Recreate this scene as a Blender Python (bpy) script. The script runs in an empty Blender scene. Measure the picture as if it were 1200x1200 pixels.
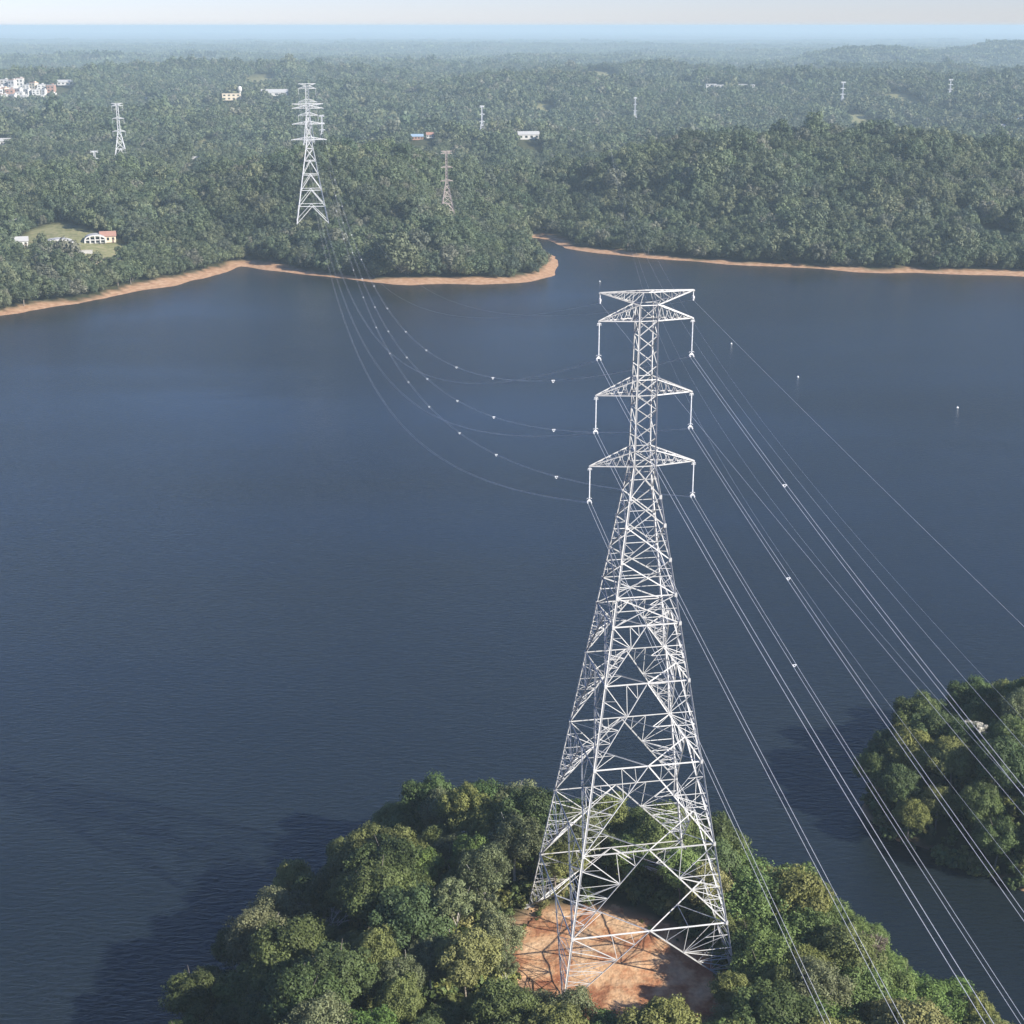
import bpy, math, random
import numpy as np
from mathutils import Vector, Matrix

rng = np.random.default_rng(7)
random.seed(7)
SC = bpy.context.scene
COL = SC.collection

# ------------------------------------------------------------------ camera, sky, sun, exposure
CAM_Z = 135.2
FPX = 1716.7                      # focal length in pixels of a 1200 px square frame
PITCH = math.radians(18.366)
SUN_EL = math.radians(29.0)
SUN_AZ = Vector((0.86, -0.51)).normalized()

cam_data = bpy.data.cameras.new("camera")
cam_data.sensor_width = 36.0
cam_data.lens = 36.0 * FPX / 1200.0
cam_data.clip_start = 1.0
cam_data.clip_end = 80000.0
cam = bpy.data.objects.new("camera", cam_data)
cam.location = (0, 0, CAM_Z)
cam.rotation_euler = (math.pi / 2 - PITCH, 0, 0)
COL.objects.link(cam)
SC.camera = cam

world = bpy.data.worlds.new("World")
SC.world = world
world.use_nodes = True
wn = world.node_tree.nodes
sky = wn.new("ShaderNodeTexSky")
sky.sky_type = 'NISHITA'
sky.sun_disc = False
sky.sun_elevation = SUN_EL
sky.sun_rotation = math.atan2(SUN_AZ.x, SUN_AZ.y)
sky.altitude = 700
sky.air_density = 1.0
sky.dust_density = 0.15
sky.ozone_density = 4.0
bg = wn["Background"]
bg.inputs["Strength"].default_value = 0.070
tint = wn.new("ShaderNodeMix"); tint.data_type = 'RGBA'; tint.blend_type = 'MULTIPLY'   # even white balance of the whole sky
tint.inputs[0].default_value = 1.0; tint.inputs[7].default_value = (0.90, 0.91, 1.22, 1)
world.node_tree.links.new(sky.outputs[0], tint.inputs[6])
world.node_tree.links.new(tint.outputs[2], bg.inputs["Color"])

sun_data = bpy.data.lights.new("sun", 'SUN')
sun_data.energy = 5.0
sun_data.angle = math.radians(0.53)
sun_data.color = (1.0, 0.93, 0.82)
sun = bpy.data.objects.new("sun", sun_data)
sd_dir = Vector((-SUN_AZ.x * math.cos(SUN_EL), -SUN_AZ.y * math.cos(SUN_EL), -math.sin(SUN_EL)))
sun.rotation_euler = sd_dir.to_track_quat('-Z', 'Y').to_euler()
sun.location = (150, -100, 300)
COL.objects.link(sun)

SC.view_settings.view_transform = 'Standard'
SC.view_settings.look = 'None'
SC.view_settings.exposure = 0.9
SC.view_settings.gamma = 1.0
SC.view_settings.use_curve_mapping = False
SC.render.engine = 'CYCLES'
SC.cycles.use_denoising = True
SC.cycles.max_bounces = 6
SC.cycles.diffuse_bounces = 2
SC.cycles.glossy_bounces = 2
SC.cycles.transmission_bounces = 2
SC.cycles.volume_bounces = 2
SC.cycles.transparent_max_bounces = 4
SC.cycles.caustics_reflective = False
SC.cycles.caustics_refractive = False

HAZE_DENSITY = 1.4e-4
HAZE_COLOR = (0.63, 0.82, 0.92)

# ------------------------------------------------------------------ numeric helpers
cp, sp = math.cos(PITCH), math.sin(PITCH)


def pix_ray(x, y):
    a = (x - 600) / FPX
    b = (y - 600) / FPX
    return np.array([a, cp - b * sp, -sp - b * cp])


def at_depth(x, y, Y):
    r = pix_ray(x, y)
    return np.array([0, 0, CAM_Z]) + r * (Y / r[1])


def on_plane(x, y, z=0.0):
    r = pix_ray(x, y)
    return np.array([0, 0, CAM_Z]) + r * ((z - CAM_Z) / r[2])


def smooth(t):
    t = np.clip(t, 0, 1)
    return t * t * (3 - 2 * t)


def hash2(ix, iy, s):
    h = (ix.astype(np.int64) * 374761393 + iy.astype(np.int64) * 668265263 + s * 1442695041) & 0xFFFFFFFF
    h = ((h ^ (h >> 13)) * 1274126177) & 0xFFFFFFFF
    return ((h ^ (h >> 16)) & 0xFFFF) / 65535.0


def vnoise(x, y, s=0):
    x = np.asarray(x, float); y = np.asarray(y, float)
    ix = np.floor(x); iy = np.floor(y)
    fx = smooth(x - ix); fy = smooth(y - iy)
    a = hash2(ix, iy, s); b = hash2(ix + 1, iy, s); c = hash2(ix, iy + 1, s); d = hash2(ix + 1, iy + 1, s)
    return (a * (1 - fx) + b * fx) * (1 - fy) + (c * (1 - fx) + d * fx) * fy


def fbm(x, y, s=0, o=4):
    v = 0; a = 0.5; t = 0
    for i in range(o):
        v = v + a * vnoise(x * 2 ** i + 17.3 * i, y * 2 ** i - 9.1 * i, s + i); t += a; a *= 0.5
    return v / t


def poly_sd(px, py, poly):
    """signed distance, positive inside"""
    px = np.asarray(px, float); py = np.asarray(py, float)
    d = np.full(px.shape, 1e18); ins = np.zeros(px.shape, bool)
    n = len(poly)
    for i in range(n):
        x0, y0 = poly[i]; x1, y1 = poly[(i + 1) % n]
        ex, ey = x1 - x0, y1 - y0
        t = np.clip(((px - x0) * ex + (py - y0) * ey) / (ex * ex + ey * ey + 1e-12), 0, 1)
        d = np.minimum(d, (px - x0 - t * ex) ** 2 + (py - y0 - t * ey) ** 2)
        c = ((y0 <= py) & (y1 > py)) | ((y1 <= py) & (y0 > py))
        with np.errstate(divide='ignore', invalid='ignore'):
            xi = x0 + (py - y0) / (y1 - y0 if y1 != y0 else 1e-12) * ex
        ins ^= c & (px < xi)
    d = np.sqrt(d)
    return np.where(ins, d, -d)


# ------------------------------------------------------------------ plan of the place (metres)
LAKE = [(-330, 640), (-251, 713), (-219, 748), (-187, 800), (-171, 838), (-160, 869), (-147, 858), (-134, 850), (-96, 823),
        (-56, 806), (-19, 803), (9, 813), (24, 838), (28, 869), (26, 905), (16, 950), (8, 985), (16, 992),
        (24, 970), (31, 942), (53, 920), (83, 899), (127, 875), (175, 859), (221, 844), (291, 832), (420, 800), (560, 700),
        (620, 500), (520, 330), (380, 150), (200, 20), (-150, 20), (-300, 120), (-450, 300), (-430, 520)]
POINT = [(-66, 100), (-57, 140), (-49, 162), (-42, 183), (-37, 202), (-29, 214), (-15, 223), (5, 226), (22, 219), (36, 211),
         (47, 203), (56, 193), (59, 180), (65, 167), (80, 148), (110, 118), (150, 60), (160, -250), (-160, -250), (-110, 60)]
ISLE = [(67, 224), (65, 236), (70, 247), (80, 258), (98, 268), (125, 276), (200, 285), (300, 280), (320, 200), (160, 190), (105, 198), (84, 210)]
ARM = [(300, 1890), (420, 1900), (560, 1925), (640, 1990), (520, 2030), (380, 1985), (290, 1930)]
CLEARING = [(-1.5, 181), (2, 171), (5, 164), (13, 160), (22, 160.5), (27, 167), (28, 175), (22, 184), (14, 188.5), (4, 188)]

HILLS = [  # x, y, sx, sy, height
    (225, 1120, 150, 110, 38), (430, 1140, 120, 95, 12), (110, 1090, 60, 70, 8), (300, 960, 70, 50, 6),
    (-105, 1025, 84, 105, 38), (-30, 950, 48, 62, 16), (-350, 1060, 120, 110, 21), (-255, 900, 60, 60, 8),
    (-20, 1620, 130, 90, 12), (-480, 2900, 260, 100, 24), (260, 3050, 190, 90, 34), (860, 3300, 240, 100, 36), (60, 2450, 130, 80, 24), (1150, 2800, 220, 100, 34), (640, 2350, 120, 80, 20), (-300, 2350, 120, 80, 18), (-420, 1750, 200, 150, 22), (-160, 2250, 280, 150, 22), (250, 2250, 220, 130, 14), (900, 2150, 260, 150, 22), (520, 2700, 300, 150, 18),
    (700, 2500, 330, 260, 20), (0, 2700, 420, 260, 14), (-900, 2700, 330, 240, 38), (-420, 3000, 330, 220, 16),
    (-650, 3300, 500, 260, 17), (-150, 3700, 520, 260, 18), (500, 3600, 420, 280, 16),
    (-60, 4700, 200, 260, 15), (150, 4800, 170, 200, 10), (460, 4700, 300, 260, 18), (1080, 4600, 180, 240, 50), (1560, 5000, 270, 280, 46), (1900, 4900, 300, 300, 26), (-700, 4300, 260, 200, 22),
    (-1500, 4600, 500, 300, 26), (-900, 5200, 600, 400, 16), (900, 6200, 900, 400, 8), (2200, 6500, 900, 400, 18), (-2400, 7500, 1200, 600, 15), (-300, 8000, 1500, 600, 8),
]


def land_sd(x, y):
    far = -poly_sd(x, y, LAKE)
    w = (vnoise(x / 34., y / 34., 5) - .5) * 9 + (vnoise(x / 9., y / 9., 6) - .5) * 3
    far = far + w * np.clip(np.abs(y) / 700., 0, 1)
    nw = (vnoise(x / 9., y / 9., 8) - .5) * 4
    pt = poly_sd(x, y, POINT) + nw
    il = poly_sd(x, y, ISLE) + nw
    arm = -poly_sd(x, y, ARM)
    return np.minimum(far, arm), pt, il


def height(x, y):
    x = np.asarray(x, float); y = np.asarray(y, float)
    far, pt, il = land_sd(x, y)
    r = np.hypot(x, y)
    hills = 0
    for hx, hy, sx, sy, hh in HILLS:
        hills = hills + hh * np.exp(-((((x - hx) / sx) ** 2 + ((y - hy) / sy) ** 2) / 1.5) ** 1.35)
    base = 4 + 14 * (fbm(x / 260., y / 220., 11, 3) - .42) + np.clip((r - 2500) / 6000, 0, 1) * (4 + 26 * (fbm(x / 1900., y / 900., 31, 4) - .42))
    base = base + 5 * (fbm(x / 90., y / 90., 21, 2) - .5) + np.clip((r - 1900) / 400, 0, 1) * np.clip((6500 - r) / 1500, 0, 1) * 34 * (fbm(x / 340., y / 230., 41, 2) - .5)
    hf = np.clip(far, -4, 12) * .10 + (np.maximum(base, 3) + hills) * smooth(far / 130.) * 1.0
    hp = np.where(pt > 0, .5 * smooth(pt / 3) + 9.5 * smooth(pt / 30.), pt * .35)
    flat = smooth((23 - np.hypot(x - 16.7, y - 178)) / 10.)
    hp = hp * (1 - flat) + 10.0 * flat
    hi = np.where(il > 0, .5 * smooth(il / 3) + 8.0 * smooth(il / 22.), il * .35)
    h = np.maximum(np.maximum(hf, hp), hi)
    return np.maximum(h, -2.2)


def hit(px, py, up=0.0):
    """first place where the ray through a pixel meets the ground (raised by up)"""
    r = pix_ray(px, py)
    t = np.exp(np.linspace(math.log(120), math.log(20000), 6000))
    P = r[None, :] * t[:, None] + np.array([0, 0, CAM_Z])
    b = np.nonzero(P[:, 2] <= height(P[:, 0], P[:, 1]) + up)[0]
    p = P[b[0]] if len(b) else P[-1]
    return float(p[0]), float(p[1]), float(height(p[0], p[1]))


def hit_poly(pp): return [hit(a, b)[:2] for a, b in pp]


LAWNS = [hit_poly(((14, 289), (36, 270), (70, 261), (98, 265), (112, 279), (100, 294), (60, 298), (30, 298))), hit_poly(((84, 298), (100, 285), (140, 282), (158, 296), (150, 310), (112, 316)))]


GAPS = []          # small grassy gaps and scrub among the trees: x, y, half width, half depth
for px, py, hw, hd in ((22, 158, 16, 60), (80, 150, 10, 45), (236, 168, 12, 50), (1132, 246, 9, 16), (1165, 268, 14, 14), (300, 100, 30, 110), (420, 126, 18, 70), (1010, 142, 22, 80), (640, 128, 16, 60), (1060, 118, 26, 90), (165, 232, 7, 14), (330, 150, 9, 40), (700, 92, 40, 120)):
    GAPS.append((*hit(px, py, 5)[:2], hw, hd))


def gap_sd(x, y):
    d = np.full(np.shape(x), -1e3)
    for gx_, gy_, hw, hd in GAPS: d = np.maximum(d, (1 - np.hypot((x - gx_) / hw, (y - gy_) / hd)) * hw)
    return d + (vnoise(np.asarray(x) / 12., np.asarray(y) / 12., 91) - .5) * 8


ROAD = [hit(px, py, 4)[:2] for px, py in ((480, 175), (500, 172), (525, 165), (548, 157), (562, 153))]


def lawn_sd(x, y): return np.maximum(np.maximum(poly_sd(x, y, LAWNS[0]), poly_sd(x, y, LAWNS[1])), gap_sd(x, y))


# houses far out in the forest stand on low rises
SITES = {}
for px, py in ((272, 126), (248, 121), (320, 114), (176, 121), (619, 164), (489, 174), (505, 172), (78, 111), (232, 192), (6, 172), (282, 124), (1186, 158), (1172, 160), (850, 100)):
    SITES[(px, py)] = hit(px, py, 7)[:2]
for px in (-25, 5, 35): SITES[(px, 108)] = hit(px, 108, 7)[:2]
for (px, py), (sx_, sy_) in SITES.items():
    HILLS.append((sx_, sy_, 100 if py == 108 else 45, 60 if py == 108 else 32, 9 if py < 140 else (10 if px > 1100 else 8)))


# ------------------------------------------------------------------ object helpers
def tag(o, label=None, cat=None, group=None, kind=None):
    if label: o["label"] = label
    if cat: o["category"] = cat
    if group: o["group"] = group
    if kind: o["kind"] = kind
    return o


def empty(name, loc=(0, 0, 0), rz=0.0, parent=None):
    o = bpy.data.objects.new(name, None)
    o.empty_display_size = 1
    o.location = loc
    o.rotation_euler = (0, 0, rz)
    if parent: o.parent = parent
    COL.objects.link(o)
    return o


def mesh_of(name, V, F, mat, smooth_shade=False):
    me = bpy.data.meshes.new(name)
    me.from_pydata(np.asarray(V, float).tolist() if len(V) else [], [], [list(map(int, f)) for f in F])
    if mat: me.materials.append(mat)
    if smooth_shade: me.polygons.foreach_set("use_smooth", [True] * len(me.polygons))
    me.update()
    return me


def obj(name, me, parent=None, loc=(0, 0, 0), rot=(0, 0, 0), scale=(1, 1, 1)):
    o = bpy.data.objects.new(name, me)
    o.location = loc; o.rotation_euler = rot; o.scale = scale
    if parent: o.parent = parent
    COL.objects.link(o)
    return o


class MB:
    """collects boxes, steel angles and tubes into one mesh"""

    def __init__(s): s.V = []; s.F = []; s.M = []

    def add(s, V, F, m=0):
        n = len(s.V); s.V.extend([tuple(map(float, v)) for v in V]); s.F.extend([[n + i for i in f] for f in F]); s.M.extend([m] * len(F))

    def box(s, c, d, m=0, rz=0.0):
        cx, cy, cz = c; x, y, z = d[0] / 2, d[1] / 2, d[2] / 2
        ca, sa = math.cos(rz), math.sin(rz)
        V = []
        for k in (-z, z):
            for a, b in ((-x, -y), (x, -y), (x, y), (-x, y)):
                V.append((cx + a * ca - b * sa, cy + a * sa + b * ca, cz + k))
        s.add(V, [(3, 2, 1, 0), (4, 5, 6, 7), (0, 1, 5, 4), (1, 2, 6, 5), (2, 3, 7, 6), (3, 0, 4, 7)], m)

    def angle(s, p, q, w, ref=(0, 0, 1), m=0):
        """an L-section steel angle from p to q"""
        p = np.asarray(p, float); q = np.asarray(q, float)
        d = q - p; L = np.linalg.norm(d)
        if L < 1e-6: return
        d /= L
        r = np.asarray(ref, float)
        a = np.cross(d, r)
        if np.linalg.norm(a) < 1e-3: a = np.cross(d, (1, 0.3, 0))
        a /= np.linalg.norm(a); b = np.cross(a, d)
        t = max(.16 * w, .012)
        sec = [(0, 0), (w, 0), (w, t), (t, t), (t, w), (0, w)]
        sec = [(u - .35 * w, v - .35 * w) for u, v in sec]
        V = [p + a * u + b * v for u, v in sec] + [q + a * u + b * v for u, v in sec]
        F = [(i, (i + 1) % 6, 6 + (i + 1) % 6, 6 + i) for i in range(6)] + [(5, 4, 3, 2, 1, 0), (6, 7, 8, 9, 10, 11)]
        s.add(V, F, m)

    def tube(s, P, R, n=6, m=0, cap=True):
        P = np.asarray(P, float); k = len(P)
        R = np.broadcast_to(np.asarray(R, float), (k,))
        V = []; F = []
        for i in range(k):
            d = P[min(i + 1, k - 1)] - P[max(i - 1, 0)]
            d /= np.linalg.norm(d) + 1e-12
            a = np.cross(d, (0, 0, 1) if abs(d[2]) < .95 else (1, 0, 0)); a /= np.linalg.norm(a); b = np.cross(a, d)
            for j in range(n):
                t = 2 * math.pi * j / n
                V.append(P[i] + R[i] * (a * math.cos(t) + b * math.sin(t)))
        for i in range(k - 1):
            for j in range(n):
                F.append((i * n + j, i * n + (j + 1) % n, (i + 1) * n + (j + 1) % n, (i + 1) * n + j))
        if cap: F += [tuple(range(n))[::-1], tuple((k - 1) * n + j for j in range(n))]
        s.add(V, F, m)

    def mesh(s, name, mats):
        mats = mats if isinstance(mats, (list, tuple)) else [mats]
        me = bpy.data.meshes.new(name)
        me.from_pydata(s.V, [], s.F)
        for mt in mats: me.materials.append(mt)
        if len(mats) > 1: me.polygons.foreach_set("material_index", s.M)
        me.update()
        return me

    def build(s, name, mats, parent=None, loc=(0, 0, 0), rot=(0, 0, 0)):
        return obj(name, s.mesh(name, mats), parent, loc, rot)


# ------------------------------------------------------------------ materials
def new_mat(name):
    m = bpy.data.materials.new(name); m.use_nodes = True
    nt = m.node_tree
    return m, nt, nt.nodes, nt.links, nt.nodes["Principled BSDF"]


def simple(name, col, rough=.7, var=.12, scale=3.0, metallic=0.0, spec=None):
    m, nt, N, L, b = new_mat(name)
    tc = N.new("ShaderNodeTexCoord"); no = N.new("ShaderNodeTexNoise"); no.inputs["Scale"].default_value = scale
    no.inputs["Detail"].default_value = 5
    L.new(tc.outputs["Object"], no.inputs["Vector"])
    mx = N.new("ShaderNodeMix"); mx.data_type = 'RGBA'
    mx.inputs[6].default_value = (*[c * (1 - var) for c in col], 1); mx.inputs[7].default_value = (*[min(1, c * (1 + var)) for c in col], 1)
    L.new(no.outputs["Fac"], mx.inputs[0]); L.new(mx.outputs[2], b.inputs["Base Color"])
    b.inputs["Roughness"].default_value = rough; b.inputs["Metallic"].default_value = metallic
    if spec is not None: b.inputs["Specular IOR Level"].default_value = spec
    return m


def ramp(N, stops):
    r = N.new("ShaderNodeValToRGB")
    e = r.color_ramp.elements
    while len(e) < len(stops): e.new(.5)
    for i, (p, c) in enumerate(stops): e[i].position = p; e[i].color = (*c, 1)
    return r


def leaf_mat(name, cols, rough=.62, transl=.22):
    """foliage: tone by plant, by clump of leaves and by leaf"""
    m, nt, N, L, b = new_mat(name)
    oi = N.new("ShaderNodeObjectInfo")
    at = N.new("ShaderNodeAttribute"); at.attribute_name = "tint"
    rp = ramp(N, [(i / (len(cols) - 1), c) for i, c in enumerate(cols)])
    L.new(oi.outputs["Random"], rp.inputs[0])
    # big stands share a tone
    gp = N.new("ShaderNodeNewGeometry"); no = N.new("ShaderNodeTexNoise"); no.inputs["Scale"].default_value = .012; no.inputs["Detail"].default_value = 3
    L.new(gp.outputs["Position"], no.inputs["Vector"])
    hs = N.new("ShaderNodeHueSaturation")
    st = N.new("ShaderNodeTexNoise"); st.inputs["Scale"].default_value = .028; st.inputs["Detail"].default_value = 2
    L.new(gp.outputs["Position"], st.inputs["Vector"])
    sv = N.new("ShaderNodeMapRange"); sv.inputs["From Min"].default_value = .3; sv.inputs["From Max"].default_value = .7
    sv.inputs["To Min"].default_value = .72; sv.inputs["To Max"].default_value = 1.32
    L.new(st.outputs["Fac"], sv.inputs["Value"])
    mu = N.new("ShaderNodeMath"); mu.operation = 'MULTIPLY'
    ma = N.new("ShaderNodeMapRange"); ma.inputs["From Min"].default_value = 0; ma.inputs["From Max"].default_value = 1
    ma.inputs["To Min"].default_value = .55; ma.inputs["To Max"].default_value = 1.55
    L.new(at.outputs["Fac"], ma.inputs["Value"])
    mb = N.new("ShaderNodeMapRange"); mb.inputs["From Min"].default_value = .3; mb.inputs["From Max"].default_value = .7
    mb.inputs["To Min"].default_value = .475; mb.inputs["To Max"].default_value = .515
    L.new(no.outputs["Fac"], mb.inputs["Value"])
    L.new(mb.outputs[0], hs.inputs["Hue"]); L.new(ma.outputs[0], mu.inputs[0]); L.new(sv.outputs[0], mu.inputs[1]); L.new(mu.outputs[0], hs.inputs["Value"])
    L.new(rp.outputs[0], hs.inputs["Color"])
    L.new(hs.outputs[0], b.inputs["Base Color"])
    b.inputs["Roughness"].default_value = rough
    b.inputs["Specular IOR Level"].default_value = .3
    tr = N.new("ShaderNodeBsdfTranslucent"); L.new(hs.outputs[0], tr.inputs["Color"])
    mx = N.new("ShaderNodeMixShader"); mx.inputs[0].default_value = transl
    L.new(b.outputs[0], mx.inputs[1]); L.new(tr.outputs[0], mx.inputs[2])
    L.new(mx.outputs[0], N["Material Output"].inputs["Surface"])
    return m


M = {}
M['steel'] = simple('galvanised_steel', (.56, .56, .55), .5, .2, 1.2)
_n, _l = M['steel'].node_tree.nodes, M['steel'].node_tree.links          # each member has weathered a little differently
_b = _n["Principled BSDF"]; _src = _b.inputs["Base Color"].links[0].from_socket
_oi = _n.new("ShaderNodeObjectInfo"); _mr = _n.new("ShaderNodeMapRange"); _mr.inputs["To Min"].default_value = .72; _mr.inputs["To Max"].default_value = 1.12
_hs = _n.new("ShaderNodeHueSaturation"); _l.new(_oi.outputs["Random"], _mr.inputs["Value"]); _l.new(_mr.outputs[0], _hs.inputs["Value"])
_l.new(_src, _hs.inputs["Color"]); _l.new(_hs.outputs[0], _b.inputs["Base Color"])
M['steel_far'] = simple('weathered_steel', (.62, .63, .64), .55, .15, .6)
M['rust'] = simple('rusty_steel', (.42, .36, .33), .7, .2, .6)
M['porcelain'] = simple('insulator_glaze', (.72, .74, .76), .22, .05, 4)
M['fitting'] = simple('cast_fitting', (.66, .67, .68), .4, .1, 6)
M['wire'] = simple('stranded_aluminium', (.62, .63, .65), .38, .05, 2)
M['spacer'] = simple('spacer_paint', (.86, .87, .88), .4, .04, 6)
M['bark'] = simple('bark', (.20, .17, .14), .9, .4, 2.5)
M['pale_bark'] = simple('pale_bark', (.46, .43, .38), .85, .25, 2.0)
M['buoy'] = simple('buoy_paint', (.85, .85, .82), .35, .05, 6)
M['whitewash'] = simple('whitewash', (.56, .55, .52), .85, .1, .7)
M['cream'] = simple('cream_render', (.66, .57, .42), .85, .1, .7)
M['grey_render'] = simple('grey_render', (.45, .44, .42), .9, .15, .7)
M['brick'] = simple('brick_render', (.38, .22, .16), .9, .2, .7)
M['roof_red'] = simple('clay_roof', (.36, .20, .15), .85, .2, .8)
M['roof_grey'] = simple('fibre_roof', (.40, .40, .40), .85, .2, .8)
M['roof_white'] = simple('white_roof', (.42, .42, .41), .6, .1, .5)
M['roof_blue'] = simple('blue_roof', (.26, .36, .46), .5, .1, .5)
M['roof_brown'] = simple('brown_roof', (.20, .14, .11), .85, .2, .8)
M['glass'] = simple('dark_window', (.03, .035, .04), .15, .2, 1)

M['leaf_dark'] = leaf_mat('dark_leaves', [(.052, .088, .028), (.080, .118, .038), (.105, .140, .044), (.064, .104, .040)])
M['leaf_olive'] = leaf_mat('olive_leaves', [(.150, .178, .050), (.185, .200, .060), (.130, .165, .055), (.200, .200, .075)])
M['leaf_fresh'] = leaf_mat('fresh_leaves', [(.100, .175, .040), (.130, .190, .052), (.115, .185, .058)])
M['leaf_grey'] = leaf_mat('grey_leaves', [(.125, .152, .070), (.155, .172, .085), (.105, .135, .062)])
M['leaf_pale'] = leaf_mat('pale_leaves', [(.36, .36, .31), (.42, .41, .36)], transl=.15)
M['leaf_dry'] = leaf_mat('dry_leaves', [(.17, .135, .095), (.20, .16, .12), (.15, .13, .10)])
M['leaf_far'] = leaf_mat('forest_leaves', [(.050, .078, .042), (.108, .136, .070), (.066, .098, .054), (.155, .172, .095), (.084, .114, .070), (.125, .158, .076), (.056, .082, .056), (.175, .175, .125)])

# ground: forest floor, with bare soil on the beaches and worn places, and mown grass
m, nt, N, L, b = new_mat('earth')
geo = N.new("ShaderNodeNewGeometry")
n1 = N.new("ShaderNodeTexNoise"); n1.inputs["Scale"].default_value = .35; n1.inputs["Detail"].default_value = 8
n2 = N.new("ShaderNodeTexNoise"); n2.inputs["Scale"].default_value = .03; n2.inputs["Detail"].default_value = 6
L.new(geo.outputs["Position"], n1.inputs["Vector"]); L.new(geo.outputs["Position"], n2.inputs["Vector"])
floor_c = ramp(N, [(.25, (.030, .034, .018)), (.55, (.055, .060, .028)), (.8, (.085, .080, .045))]); L.new(n1.outputs["Fac"], floor_c.inputs[0])
soil_c = ramp(N, [(.25, (.30, .165, .095)), (.5, (.42, .255, .150)), (.75, (.54, .375, .245))]); L.new(n1.outputs["Fac"], soil_c.inputs[0])
lawn_c = ramp(N, [(.3, (.15, .16, .07)), (.55, (.24, .235, .12)), (.8, (.34, .28, .18))]); L.new(n1.outputs["Fac"], lawn_c.inputs[0])
a1 = N.new("ShaderNodeAttribute"); a1.attribute_name = "soil"
a2 = N.new("ShaderNodeAttribute"); a2.attribute_name = "lawn"
x1 = N.new("ShaderNodeMix"); x1.data_type = 'RGBA'; x2 = N.new("ShaderNodeMix"); x2.data_type = 'RGBA'
L.new(a1.outputs["Fac"], x1.inputs[0]); L.new(floor_c.outputs[0], x1.inputs[6]); L.new(soil_c.outputs[0], x1.inputs[7])
L.new(a2.outputs["Fac"], x2.inputs[0]); L.new(x1.outputs[2], x2.inputs[6]); L.new(lawn_c.outputs[0], x2.inputs[7])
L.new(x2.outputs[2], b.inputs["Base Color"]); b.inputs["Roughness"].default_value = .95
b.inputs["Specular IOR Level"].default_value = .15
bu = N.new("ShaderNodeBump"); bu.inputs["Strength"].default_value = .5; bu.inputs["Distance"].default_value = .4
L.new(n1.outputs["Fac"], bu.inputs["Height"]); L.new(bu.outputs[0], b.inputs["Normal"])
M['earth'] = m

# bare soil of the clearing: orange laterite, tan where it is dry and scraped
m, nt, N, L, b = new_mat('laterite')
tc = N.new("ShaderNodeNewGeometry")
n1 = N.new("ShaderNodeTexNoise"); n1.inputs["Scale"].default_value = .22; n1.inputs["Detail"].default_value = 9; n1.inputs["Roughness"].default_value = .62
n2 = N.new("ShaderNodeTexNoise"); n2.inputs["Scale"].default_value = 1.6; n2.inputs["Detail"].default_value = 8
L.new(tc.outputs["Position"], n1.inputs["Vector"]); L.new(tc.outputs["Position"], n2.inputs["Vector"])
rp = ramp(N, [(.34, (.27, .105, .055)), (.45, (.40, .20, .105)), (.53, (.52, .32, .18)), (.68, (.60, .42, .26))]); L.new(n1.outputs["Fac"], rp.inputs[0])
hs = N.new("ShaderNodeHueSaturation"); mr = N.new("ShaderNodeMapRange"); mr.inputs["To Min"].default_value = .6; mr.inputs["To Max"].default_value = 1.35
L.new(n2.outputs["Fac"], mr.inputs["Value"]); L.new(mr.outputs[0], hs.inputs["Value"]); L.new(rp.outputs[0], hs.inputs["Color"])
L.new(hs.outputs[0], b.inputs["Base Color"]); b.inputs["Roughness"].default_value = .95; b.inputs["Specular IOR Level"].default_value = .1
bu = N.new("ShaderNodeBump"); bu.inputs["Strength"].default_value = .8; bu.inputs["Distance"].default_value = .25
L.new(n2.outputs["Fac"], bu.inputs["Height"]); L.new(bu.outputs[0], b.inputs["Normal"])
M['laterite'] = m

# water: turbid, wind-rippled
m, nt, N, L, b = new_mat('lake_water')
geo = N.new("ShaderNodeNewGeometry")
mp = N.new("ShaderNodeMapping"); mp.inputs["Scale"].default_value = (.55, 1.5, 1); mp.inputs["Rotation"].default_value = (0, 0, math.radians(12))
L.new(geo.outputs["Position"], mp.inputs["Vector"])
r1 = N.new("ShaderNodeTexNoise"); r1.inputs["Scale"].default_value = .85; r1.inputs["Detail"].default_value = 4; r1.inputs["Roughness"].default_value = .55; r1.inputs["Distortion"].default_value = .4
L.new(mp.outputs[0], r1.inputs["Vector"])
gust = N.new("ShaderNodeTexNoise"); gust.inputs["Scale"].default_value = .006; gust.inputs["Detail"].default_value = 5
mg = N.new("ShaderNodeMapping"); mg.inputs["Scale"].default_value = (.6, 1.8, 1)
L.new(geo.outputs["Position"], mg.inputs["Vector"]); L.new(mg.outputs[0], gust.inputs["Vector"])
gs = N.new("ShaderNodeMapRange"); gs.inputs["From Min"].default_value = .35; gs.inputs["From Max"].default_value = .65; gs.inputs["To Min"].default_value = .4; gs.inputs["To Max"].default_value = 1.0
L.new(gust.outputs["Fac"], gs.inputs["Value"])
bu = N.new("ShaderNodeBump"); bu.inputs["Distance"].default_value = .36
L.new(gs.outputs[0], bu.inputs["Strength"]); L.new(r1.outputs["Fac"], bu.inputs["Height"]); L.new(bu.outputs[0], b.inputs["Normal"])
wc = ramp(N, [(.35, (.009, .015, .019)), (.65, (.013, .019, .023))]); L.new(gust.outputs["Fac"], wc.inputs[0])
L.new(wc.outputs[0], b.inputs["Base Color"])
b.inputs["Roughness"].default_value = .16; b.inputs["IOR"].default_value = 1.333
M['water'] = m

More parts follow.
